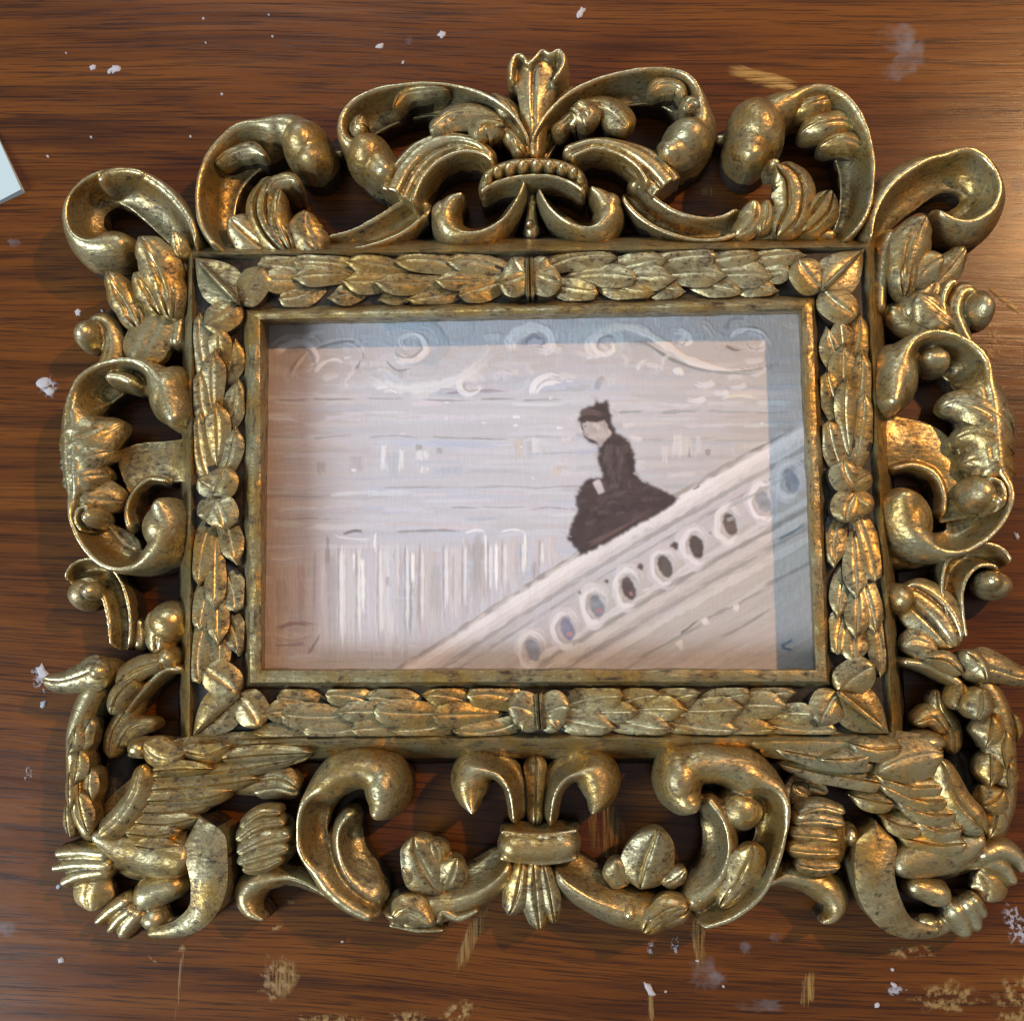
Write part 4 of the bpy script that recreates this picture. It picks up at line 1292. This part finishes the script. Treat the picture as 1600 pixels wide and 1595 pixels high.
for x, ya, yb, ww, c in ((512, 838, 905, 3, (120, 112, 114)), (518, 860, 1030, 8, (172, 164, 168)), (535, 850, 1035, 4, (224, 220, 224)), (553, 868, 900, 2, (244, 243, 246)), (566, 872, 975, 3, (248, 247, 250)), (580, 845, 1030, 6, (206, 202, 208)), (587, 835, 870, 2, (240, 238, 240)), (612, 850, 1000, 7, (196, 196, 206)), (606, 905, 925, 2.5, (140, 136, 144)),
                         (622, 840, 960, 3.5, (216, 212, 214)), (640, 858, 1022, 3, (132, 122, 120)), (645, 865, 930, 2.5, (246, 244, 246)), (652, 880, 1000, 3, (176, 164, 162)), (680, 880, 985, 9, (176, 172, 174)), (708, 860, 975, 2, (158, 150, 150)), (745, 835, 930, 9, (168, 164, 166)), (758, 836, 920, 2.2, (244, 243, 246)), (776, 850, 935, 2.6, (248, 248, 250)),
                         (820, 832, 905, 2.2, (244, 243, 246)), (800, 840, 915, 7, (200, 194, 198)), (835, 880, 915, 2, (150, 144, 146)), (440, 905, 975, 9, (164, 146, 142)), (470, 880, 975, 6, (170, 150, 146)), (492, 860, 975, 2.5, (150, 134, 132)), (505, 880, 985, 3, (212, 204, 206)), (725, 840, 900, 4, (206, 202, 206))):
    dk = min(c) < 185
    stroke([(x, ya), (x + rng.uniform(-1.5, 1.5), (ya + yb) / 2), (x + rng.uniform(-1.5, 1.5), yb)], ww, js(c, 3), .5 if dk else .8, .55 if dk else .4, .9)
for pts, ww, c in (([(532, 840), (555, 834), (574, 838)], 2.2, (112, 104, 108)), ([(610, 836), (660, 834), (730, 832)], 2.2, (156, 146, 150)), ([(520, 842), (545, 846), (585, 850)], 2.5, (222, 218, 222)), ([(724, 838), (745, 833), (762, 836)], 2, (236, 234, 238)), ([(782, 836), (800, 832), (822, 836)], 2, (242, 242, 246)),
                   ([(430, 990), (460, 980), (498, 984)], 4, (146, 128, 130)), ([(425, 1002), (460, 1006), (495, 996)], 4, (190, 172, 172)), ([(480, 1032), (490, 1015), (505, 990)], 2.2, (140, 124, 126)), ([(425, 1015), (460, 1014), (488, 1010)], 3, (150, 134, 138)), ([(420, 878), (440, 880), (465, 876)], 2, (216, 206, 206))):
    stroke(pts, ww, js(c, 3), .8, .4, .9)
# scrolls along the top
def spiral(x, y, r, turns, a0, dirn, c, ww, sq=.75):
    p = []
    k = int(turns * 10)
    for i in range(k + 1):
        t = i / k
        rr = r * (1 - .88 * t)
        a = a0 + dirn * turns * 6.283 * t
        p.append((x + rr * math.cos(a), y + sq * rr * math.sin(a)))
    p = [(a + rng.normal(0, 1.6), b_ + rng.normal(0, 1.4)) for a, b_ in p]
    stroke(p, ww * 1.15, js(np.minimum(np.array(c) + 6, 248), 3), .8, .42, 1.0)


BLUE = (172, 178, 190)
spiral(648, 540, 58, 1.3, -2.2, 1, (176, 184, 196), 8)
spiral(640, 536, 32, 1.4, 2.4, -1, (228, 228, 234), 3)
spiral(838, 536, 46, 1.1, 2.6, 1, (226, 226, 236), 7)
spiral(838, 536, 20, 1, 2.6, 1, (140, 138, 156), 3)
spiral(945, 540, 52, 1.0, 2.9, 1, (196, 200, 206), 7)
spiral(948, 542, 26, 1.1, -1.4, -1, (244, 244, 248), 4)
spiral(1175, 535, 34, 1.1, 3.3, 1, (150, 138, 138), 3)
spiral(470, 560, 60, .8, 3.4, 1, (190, 186, 188), 6)
for pts, ww, c in (([(445, 595), (470, 560), (510, 540), (550, 535), (568, 555), (562, 580)], 3, (150, 146, 150)), ([(452, 590), (480, 552), (520, 532), (560, 532), (575, 560)], 3, (214, 208, 208)), ([(490, 585), (505, 568), (525, 562), (540, 572)], 4, (232, 228, 232)), ([(548, 582), (558, 574), (566, 556)], 2.4, (138, 140, 150)),
                   ([(590, 560), (610, 590), (650, 605), (720, 590), (760, 550), (790, 515)], 9, (198, 206, 220)), ([(600, 562), (620, 580), (650, 575)], 2.4, (150, 150, 162)), ([(590, 520), (620, 510), (680, 515)], 6, (178, 190, 206)),
                   ([(930, 525), (960, 511), (1000, 515), (1040, 540), (1085, 568), (1140, 582), (1200, 574)], 6, (226, 222, 222)), ([(985, 536), (1010, 538), (1050, 562), (1100, 578), (1160, 582), (1205, 572), (1226, 550)], 2.6, (138, 140, 142)), ([(1000, 530), (1060, 556), (1120, 572), (1190, 566)], 5, (204, 198, 198)),
                   ([(829, 622), (836, 600), (856, 588), (878, 592)], 5, (242, 243, 250)), ([(836, 618), (850, 602), (880, 598)], 4, (232, 233, 240)), ([(880, 606), (900, 610), (925, 600)], 5, (186, 188, 194)), ([(930, 612), (937, 595), (945, 600)], 4, (168, 170, 176)), ([(585, 612), (600, 606), (628, 620)], 2, (244, 244, 248)), ([(596, 612), (610, 608), (622, 616)], 1.2, (120, 118, 122)),
                   ([(690, 618), (740, 612), (800, 614)], 3, (150, 146, 158)), ([(720, 600), (735, 588), (760, 600)], 9, (212, 212, 224)), ([(770, 596), (785, 582), (800, 600)], 8, (206, 206, 220)), ([(1052, 585), (1060, 580), (1066, 590)], 5, (226, 224, 226)), ([(1080, 520), (1100, 505), (1120, 530)], 6, (196, 186, 184)),
                   ([(1130, 520), (1140, 500), (1170, 495)], 4, (160, 160, 162)), ([(1130, 540), (1150, 548), (1165, 542)], 2.4, (130, 112, 112)), ([(1130, 622), (1160, 620), (1190, 626)], 3, (214, 208, 192))):
    stroke(pts, ww, js(c, 3), .8, .4, .9)
for x, y, r, a0, d_, ww in ((640, 538, 40, 2.4, -1, 5), (838, 538, 40, 2.6, 1, 6), (945, 542, 34, -1.4, -1, 6), (470, 565, 46, 3.4, 1, 5), (1175, 538, 40, 3.3, 1, 4), (730, 600, 24, 0, 1, 5), (1060, 525, 24, 2, -1, 4)):
    spiral(x, y, r, .9, a0, d_, (226, 224, 228), ww)
    spiral(x + 3, y + 3, r * .75, .7, a0 + .4, d_, (160, 158, 164), 2.2)
stroke([(560, 590), (620, 608), (690, 602), (745, 575), (790, 530)], 9, js((222, 224, 230), 3), .6, .5, .9)
stroke([(930, 525), (960, 511), (1000, 515), (1040, 540), (1085, 568), (1140, 582), (1200, 574)], 7, js((230, 226, 226), 3), .8, .4, .9)
stroke([(985, 538), (1010, 540), (1050, 564), (1100, 580), (1160, 585), (1205, 575), (1226, 552)], 2.4, js((138, 140, 142), 3), .8, .3, .6)
# staircase
def along(off_a, off_b, ww, c, k=6, xa=620, xb=1290):
    for j in range(k):
        xs = xa + (xb - xa) * (j - .1) / k
        xe = xa + (xb - xa) * (j + 1.25) / k
        f = lambda x, o: (x, 1046 - (x - 648) * .618 + o - 10 * math.sin(max(0, min(1, (x - 648) / 600)) * 3.14))
        stroke([f(xs, off_a), f((xs + xe) / 2, (off_a + off_b) / 2), f(xe, off_b)], ww * rng.uniform(.85, 1.15), js(c, 3), .85, .35, .8)


for o in range(70, 420, 17):
    along(o, o + 6, 11, np.array((184, 177, 174)) + rng.uniform(-8, 8), 5, 700, 1290)
along(-8, -8, 5, (158, 150, 148), 7)
along(14, 14, 17, (206, 200, 202), 5)
along(9, 9, 11, (221, 216, 218), 4)
along(4, 4, 5, (230, 226, 228), 4)
along(33, 33, 4, (168, 164, 166), 7)
along(44, 44, 5, (196, 192, 196), 6)
along(52, 52, 2.5, (158, 156, 160), 6)
along(78, 78, 24, (192, 188, 192), 6, 720, 1290)
along(118, 120, 6, (208, 204, 206), 6, 720, 1290)
along(130, 132, 3.5, (150, 144, 142), 6, 760, 1290)
along(142, 146, 7, (206, 200, 198), 5, 760, 1290)
along(160, 164, 4, (158, 152, 150), 5, 800, 1290)
along(178, 182, 6, (204, 198, 196), 5, 850, 1290)
along(215, 222, 3, (150, 144, 142), 4, 900, 1290)
OV = [(832, 1024, (140, 144, 158), 0), (886, 990, (132, 132, 150), 1), (932, 953, (136, 142, 152), 1), (982, 926, (98, 86, 86), 1), (1039, 891, (92, 84, 82), 0), (1087, 859, (84, 72, 72), 0), (1140, 824, (100, 88, 84), 0), (1192, 787, (150, 152, 162), 0), (1236, 755, (146, 150, 160), 0)]
for x, y, c, pk in OV:
    for rr, cc, ww in ((27, (210, 206, 210), 7), (19, (176, 172, 174), 3), (24, (228, 225, 228), 4)):
        p = [(x + rr * .78 * math.cos(a) - 2, y + rr * 1.12 * math.sin(a)) for a in np.linspace(0.6, 6.4, 12)]
        p = [(a_ + rng.normal(0, 1.8), b_ + rng.normal(0, 1.8)) for a_, b_ in p]
        stroke(p, ww, js(cc, 4), .75, .45, .9)
    poly([(x + (11 + rng.normal(0, .8)) * math.cos(a) + 4 * math.sin(a), y + 18.5 * math.sin(a)) for a in np.linspace(0, 6.28, 14)[:-1]], js(c, 3), 1.0, .4)
    if pk:
        stroke([(x + 2, y + 4), (x + 5, y + 13)], 4, js((176, 130, 140), 5), .8, .3, .6)
    if x == 1140:
        stroke([(x - 1, y - 12), (x + 2, y - 4)], 6, js((158, 158, 162), 3), .9, .3, .5)
for x, y, r in ((1000, 892, 7), (1053, 858, 8), (1108, 838, 2), (947, 914, 4), (905, 932, 3)):
    poly([(x - r, y), (x, y - r), (x + r * .8, y - r * .4), (x + r * .5, y + r)], js((92, 80, 78), 3), .8, .4)
for pts, ww, c in (([(1060, 998), (1075, 988), (1092, 972)], 1.8, (110, 104, 104)), ([(1098, 972), (1102, 980), (1104, 986)], 5, (220, 214, 214)), ([(1058, 1008), (1063, 1018), (1062, 1026)], 5.5, (216, 208, 206)), ([(1145, 950), (1150, 955), (1146, 962)], 4, (214, 206, 202)), ([(1130, 960), (1185, 925), (1210, 905)], 3, (196, 190, 186)), ([(1120, 1005), (1160, 985), (1215, 950)], 2, (140, 134, 132)),
                   ([(1130, 800), (1180, 775), (1230, 745)], 3, (170, 172, 176)), ([(1210, 850), (1240, 835), (1265, 815)], 2.2, (110, 122, 136)), ([(1165, 712), (1200, 695), (1240, 672)], 2.2, (138, 136, 132)), ([(1080, 770), (1090, 764), (1096, 758)], 1.6, (110, 106, 106)),
                   ([(1218, 1018), (1232, 1010), (1242, 1004)], 2.4, (88, 104, 128)), ([(1219, 1018), (1230, 1022), (1240, 1023)], 2.2, (88, 104, 128))):
    stroke(pts, ww, js(c, 3), .85, .25, .9)
# panel mouldings of the lower wall and thick cream along the cornice
for x, yb in ((528, 1040), (556, 1040), (590, 1036), (632, 1020), (655, 1005), (692, 985), (722, 970), (762, 945), (784, 930), (812, 915), (842, 900)):
    stroke([(x, 846), (x + rng.uniform(-1, 1), (846 + yb) / 2), (x, yb)], 1.8, js((158, 150, 152), 4), .6, .4, .6)
    stroke([(x + 5, 850), (x + 5 + rng.uniform(-1, 1), (846 + yb) / 2), (x + 5, yb - 4)], 2.6, js((232, 229, 231), 3), .75, .4, 1.0)
for i in range(36):
    x, y = rng.uniform(430, 1180), rng.uniform(520, 625)
    a_ = rng.uniform(0, 6.28)
    stroke([(x + 22 * math.cos(a_ + k * .6), y + 13 * math.sin(a_ + k * .6)) for k in range(4)], rng.uniform(3, 6), js((222, 221, 226), 6), .55, .5, 1.0)
# pale halo, then the seated figure in black
for i in range(46):
    a = rng.uniform(0, 6.28)
    x, y = 940 + 62 * math.cos(a), 740 + 105 * math.sin(a)
    if y > 800 and x > 960:
        continue
    stroke([(x - 12, y + rng.uniform(-5, 5)), (x + 12, y + rng.uniform(-5, 5))], 4, js((208, 205, 210), 6), .6, .4, .8)
DK = (70, 58, 58)
poly([(902, 656), (908, 644), (918, 637), (929, 636), (927, 627), (938, 629), (950, 628), (952, 640), (955, 652), (956, 664), (962, 678), (976, 686), (984, 694), (990, 712), (993, 738), (996, 750), (1014, 760), (1040, 772), (1062, 783), (1041, 800), (1006, 820), (972, 839), (940, 858), (907, 874), (900, 862), (884, 846), (893, 822), (901, 800), (899, 780), (903, 768), (914, 752), (930, 749), (941, 752), (938, 735), (932, 716), (934, 704), (942, 695), (934, 698), (922, 694), (912, 686), (906, 672)], lin(DK), 2.0, .4, 1.0, 4)
poly([(909, 664), (917, 660), (930, 664), (944, 658), (950, 672), (955, 680), (945, 690), (938, 700), (931, 692), (920, 688), (912, 681)], lin((190, 180, 180)), .9, .7)
stroke([(913, 679), (918, 682), (922, 681)], 1.4, lin((130, 104, 102)), .7, .2)
stroke([(912, 668), (916, 669)], 1.4, lin((120, 106, 106)), .7, .2)
stroke([(930, 684), (938, 692), (944, 680)], 2.5, lin((166, 154, 156)), .6, .3)
stroke([(904, 652), (915, 646), (932, 648), (946, 656)], 5, lin((104, 86, 84)), .8, .4)
poly([(926, 757), (935, 752), (940, 760), (944, 772), (936, 776), (930, 768)], lin((196, 188, 190)), .9, .7)
for pts, c, ww in (([(955, 690), (950, 720), (958, 755), (970, 765)], (96, 84, 84), 6), ([(966, 700), (968, 730), (962, 758)], (88, 76, 76), 4), ([(925, 790), (950, 780), (990, 770)], (88, 72, 74), 4), ([(910, 860), (960, 835), (1030, 795)], (112, 88, 86), 3.5), ([(905, 820), (920, 800), (930, 785)], (62, 50, 50), 6), ([(950, 800), (985, 795), (1020, 785)], (60, 50, 52), 7), ([(975, 700), (984, 725), (988, 748)], (56, 46, 48), 4)):
    stroke(pts, ww, lin(c), .7, .5, .6)
for i in range(90):                            # broken brushwork in the dress
    t_ = rng.random()
    x, y = rng.uniform(895, 1040), rng.uniform(760, 860)
    if y > 868 - (x - 905) * .58 or y < 765 + max(0, (x - 1000) * .4) or x < 884 + abs(y - 850) * .2:
        continue
    a_ = rng.uniform(-.9, -.2)
    g_ = rng.choice((-12, -6, 8, 18, 26))
    stroke([(x, y), (x + 9 * math.cos(a_), y + 9 * math.sin(a_)), (x + 20 * math.cos(a_ + .2), y + 20 * math.sin(a_ + .2))], rng.uniform(2, 5), js(np.array((74, 62, 63)) + g_, 3), .45, .55, .8)
for i in range(26):
    x, y = rng.uniform(940, 985), rng.uniform(695, 755)
    stroke([(x, y), (x + rng.uniform(-3, 3), y + 9), (x + rng.uniform(-5, 5), y + 18)], rng.uniform(1.5, 4), js(np.array((78, 66, 67)) + rng.choice((-12, 6, 16, 24)), 3), .4, .55, .8)
for i in range(40):                            # wall colour brushed back over the outline
    q_ = [(899, 660), (905, 680), (930, 712), (934, 735), (925, 750), (900, 768), (896, 800), (884, 840), (996, 742), (1010, 752), (1040, 765), (985, 690), (962, 665), (958, 645), (930, 624)][int(rng.integers(0, 15))]
    x, y = q_[0] + rng.normal(0, 2.5), q_[1] + rng.normal(0, 2.5)
    stroke([(x - 6, y - 2), (x, y), (x + 5, y + 3)], rng.uniform(1.2, 3), js((186, 180, 184), 6), .42, .5, .8)
stroke([(925, 664), (932, 668), (938, 676)], 4, lin((205, 194, 192)), .7, .4)
stroke([(940, 662), (946, 672), (948, 684)], 3.5, lin((158, 142, 142)), .6, .4)
stroke([(905, 668), (908, 676), (912, 680)], 2, lin((214, 204, 202)), .7, .3)
# thick touches of white
for i in range(22):
    x, y = rng.uniform(430, 1200), rng.uniform(560, 760)
    if 880 < x < 1070 and y > 620:
        continue
    stroke([(x, y), (x + rng.uniform(4, 14), y + rng.uniform(-3, 3))], rng.uniform(1.2, 3), js((232, 232, 240), 5), .7, .4, 1.0)

cx = np.linspace(x0, x1, GX)
cy = np.linspace(y1, y0, GY)
XX, YY = np.meshgrid(cx, cy)
wv = vnoise(np.stack([XX.ravel() * 2.2, YY.ravel() * .5, np.zeros(XX.size)], 1)).reshape(XX.shape)
ZZ = zp - .25 + .24 * hgt + .03 * wv
verts = np.stack([XX, YY, ZZ], -1).reshape(-1, 3) * MM
idx = np.arange(GX * GY).reshape(GY, GX)
quads = np.stack([idx[:-1, :-1], idx[1:, :-1], idx[1:, 1:], idx[:-1, 1:]], -1).reshape(-1, 4)
me = bpy.data.meshes.new('paint_surface')
me.vertices.add(len(verts))
me.vertices.foreach_set('co', verts.astype('f4').ravel())
me.loops.add(quads.size)
me.loops.foreach_set('vertex_index', quads.ravel().astype('i4'))
me.polygons.add(len(quads))
me.polygons.foreach_set('loop_start', np.arange(0, quads.size, 4).astype('i4'))
me.polygons.foreach_set('use_smooth', np.ones(len(quads), bool))
me.update(calc_edges=True)
ca = me.color_attributes.new('paint', 'FLOAT_COLOR', 'POINT')
rgba = np.ones((GX * GY, 4), 'f4')
rgba[:, :3] = img.reshape(-1, 3)
ca.data.foreach_set('color', rgba.ravel())
PAINT, nt, bs = newmat('oil_paint')
at = N(nt, 'ShaderNodeAttribute', attribute_name='paint')
pp, _ = scaled_pos(nt, (1000, 1000, 1000))
fn = noise(nt, pp, 1.4, 4, .65)
colr = mix(nt, mmath(nt, 'MULTIPLY', fn, .10), at.outputs['Color'], (.25, .24, .26))
nt.links.new(mix(nt, 1.0, colr, (.97, .935, .90), 'MULTIPLY'), bs.inputs['Base Color'])
bs.inputs['Roughness'].default_value = .55
bs.inputs['Specular IOR Level'].default_value = .3
nt.links.new(bump(nt, fn, .25, .0002), bs.inputs['Normal'])
painting = empty('painting', (0, 0, 0))
tag(painting, 'loose oil painting of a woman in black on a pale staircase', 'painting')
link('paint_surface', me, PAINT, painting)
b = bpy.data.meshes.new('board')
xs, ys = (x0 * MM, x1 * MM), (y0 * MM, y1 * MM)
zt, zl = (zp - .35) * MM, .4 * MM
b.from_pydata([(x, y, z) for z in (zl, zt) for x, y in ((xs[0], ys[0]), (xs[1], ys[0]), (xs[1], ys[1]), (xs[0], ys[1]))], [],
              [(3, 2, 1, 0), (4, 5, 6, 7), (0, 1, 5, 4), (1, 2, 6, 5), (2, 3, 7, 6), (3, 0, 4, 7)])
link('board', b, CANVAS_EDGE, painting)

# ================================================================== card at the table's left
me = bpy.data.meshes.new('card')
cc = [P(-70, 90, .6), P(-12, 196, .6), P(33, 296, 2.4), P(-60, 345, .6), P(-150, 160, .6)]
v = [tuple(p * MM) for p in cc] + [(p[0] * MM, p[1] * MM, .05 * MM) for p in cc]
k = len(cc)
me.from_pydata(v, [], [tuple(range(k))[::-1], tuple(range(k, 2 * k))] + [(i, (i + 1) % k, k + (i + 1) % k, k + i) for i in range(k)])
tag(link('paper_card', me, PAPER), 'pale blue white paper card lying at the table edge beside the frame', 'card')

# ================================================================== paint on the table
blob_n = 0


def blob(name, x, y, rx, ry, rot, mat, z=.12, ragged=.35, k=18, seed=0):
    r = random.Random(seed + int(x * 7 + y))
    v, f, ed = [], [], []
    global blob_n
    blob_n += 1
    z = z + .004 * blob_n
    c = P(x, y, 0)
    s = 1 / ppm(0)
    rings = (0, .55, 1.0)
    v.append((c[0], c[1], z)); ed.append(1)
    rad = [1 + ragged * r.uniform(-1, 1) for _ in range(k)]
    for q, zz, e in ((.40, z, 1), (.78, z * .9, .8), (1.05, .03, 0)):
        for i in range(k):
            a = 2 * math.pi * i / k
            px_, py_ = rx * s * q * rad[i] * math.cos(a), ry * s * q * rad[i] * math.sin(a)
            v.append((c[0] + px_ * math.cos(rot) - py_ * math.sin(rot), c[1] + px_ * math.sin(rot) + py_ * math.cos(rot), zz)); ed.append(e)
    for i in range(k):
        j = (i + 1) % k
        f.append((0, 1 + i, 1 + j))
        for q in range(2):
            f.append((1 + q * k + i, 1 + (q + 1) * k + i, 1 + (q + 1) * k + j, 1 + q * k + j))
    me = bpy.data.meshes.new(name)
    me.from_pydata([(a * MM, b * MM, cz * MM) for a, b, cz in v], [], f)
    at = me.attributes.new('edge', 'FLOAT', 'POINT')
    at.data.foreach_set('value', np.array(ed, 'f4'))
    me.polygons.foreach_set('use_smooth', np.ones(len(me.polygons), bool))
    return link(name, me, mat, table)


SM_GREY = plain('grey_paint_smudge', (.34, .33, .36), .55, alpha_noise=((.12, .12, .12), 0, .34, .80, .42))
SM_WHITE = plain('flaky_white_paint', (.42, .40, .45), .6, alpha_noise=((.8, .8, .8), .5, .47, .56, .8))
SM_GOLD = plain('brushed_gold_paint', (.46, .27, .07), .45, metallic=.0, alpha_noise=((.05, 1.3, 1), .35, .36, .56, .95))
SM_GOLDV = plain('brushed_gold_paint_drag', (.42, .26, .08), .45, metallic=.0, alpha_noise=((1.2, .06, 1), .0, .40, .60, .6))
SM_GOLDP = plain('patchy_gold_paint', (.40, .25, .09), .5, metallic=.0, alpha_noise=((.45, .45, .45), .0, .45, .62, .7))
fl = [(145, 106, 6, 5), (180, 108, 9, 7), (172, 112, 4, 4), (690, 54, 6, 6), (594, 72, 7, 4), (630, 98, 3, 2), (908, 20, 5, 10), (122, 488, 6, 5), (160, 486, 2.5, 2), (68, 600, 11, 9), (77, 612, 6, 8), (107, 622, 4, 2.5), (66, 1050, 8, 14), (68, 1100, 5, 5), (92, 1385, 4, 3), (347, 148, 2.5, 2), (143, 215, 2, 2), (298, 214, 2, 2), (426, 58, 2, 2), (1015, 1545, 5, 11), (1397, 1538, 3, 6), (1394, 1514, 2.5, 2.5), (1370, 1570, 4, 4),
      (75, 245, 2.5, 2), (318, 30, 2, 2), (1090, 1500, 3, 2), (1130, 1540, 2, 2), (322, 68, 2, 1.5), (95, 1500, 4, 5), (1588, 838, 4, 6), (104, 84, 1.5, 1.5), (535, 1470, 2, 2), (1040, 1548, 2, 2), (420, 24, 1.5, 1.5), (1345, 190, 1.5, 1.5), (1215, 190, 2, 1.5)]
for i, (x, y, rx, ry) in enumerate(fl):
    blob('paint_fleck', x, y, rx, ry, random.uniform(0, 3), WHITE, .4, .3, 14, i)
for x, y, rx, ry, rot in ((1590, 1448, 16, 30, .2), (45, 1210, 6, 12, 0), (60, 1060, 10, 22, .3), (1017, 1480, 6, 10, 0), (1055, 1476, 5, 12, 0), (75, 605, 18, 16, .8), (1400, 1545, 14, 8, 0)):
    blob('paint_fleck', x, y, rx, ry, rot, SM_WHITE, .1, .4, 20, 3)
for x, y, rx, ry, rot in ((1400, 60, 32, 26, 0), (1422, 85, 26, 30, 0), (1405, 112, 32, 16, .3), (1100, 1520, 24, 24, 0), (1122, 1528, 14, 10, 0), (1165, 1480, 9, 9, 0), (1212, 1464, 9, 8, 0), (1185, 1570, 40, 10, 0), (12, 1450, 18, 12, 0), (640, 64, 8, 8, 0), (22, 380, 12, 8, -.4), (1590, 290, 12, 20, 0)):
    blob('paint_smudge', x, y, rx, ry, rot, SM_GREY, .05, .25, 24, 5)
for x, y, rx, ry, rot in ((1190, 122, 62, 14, -.30), (1215, 130, 40, 8, -.45), (1570, 470, 34, 5, -.75)):
    blob('gold_smear', x, y, rx, ry, rot, SM_GOLD, .05, .15, 26, 9)
for x, y, rx, ry, rot in ((282, 1530, 4, 52, -.09), (735, 1470, 11, 52, -.45), (1092, 1470, 11, 34, 0), (1017, 1570, 5, 28, 0), (440, 1525, 26, 28, .3), (1262, 1545, 10, 26, -.2), (1105, 300, 12, 8, 0), (945, 1290, 26, 60, .05)):
    blob('gold_smear', x, y, rx, ry, rot, SM_GOLDV, .06, .25, 22, 12)
for x, y, rx, ry, rot in ((435, 1528, 32, 30, 0), (1480, 1558, 46, 22, .05), (520, 1590, 60, 7, 0), (720, 1580, 30, 18, .3), (640, 1590, 26, 12, 0), (1425, 1486, 34, 10, 0), (1590, 1560, 30, 40, -.5), (285, 1480, 8, 8, 0), (435, 1448, 10, 4, .3), (452, 1408, 12, 4, -.1), (240, 1498, 12, 3, -.7), (1545, 545, 18, 36, 0)):
    blob('gold_smear', x, y, rx, ry, rot, SM_GOLDP, .05, .35, 22, 15)
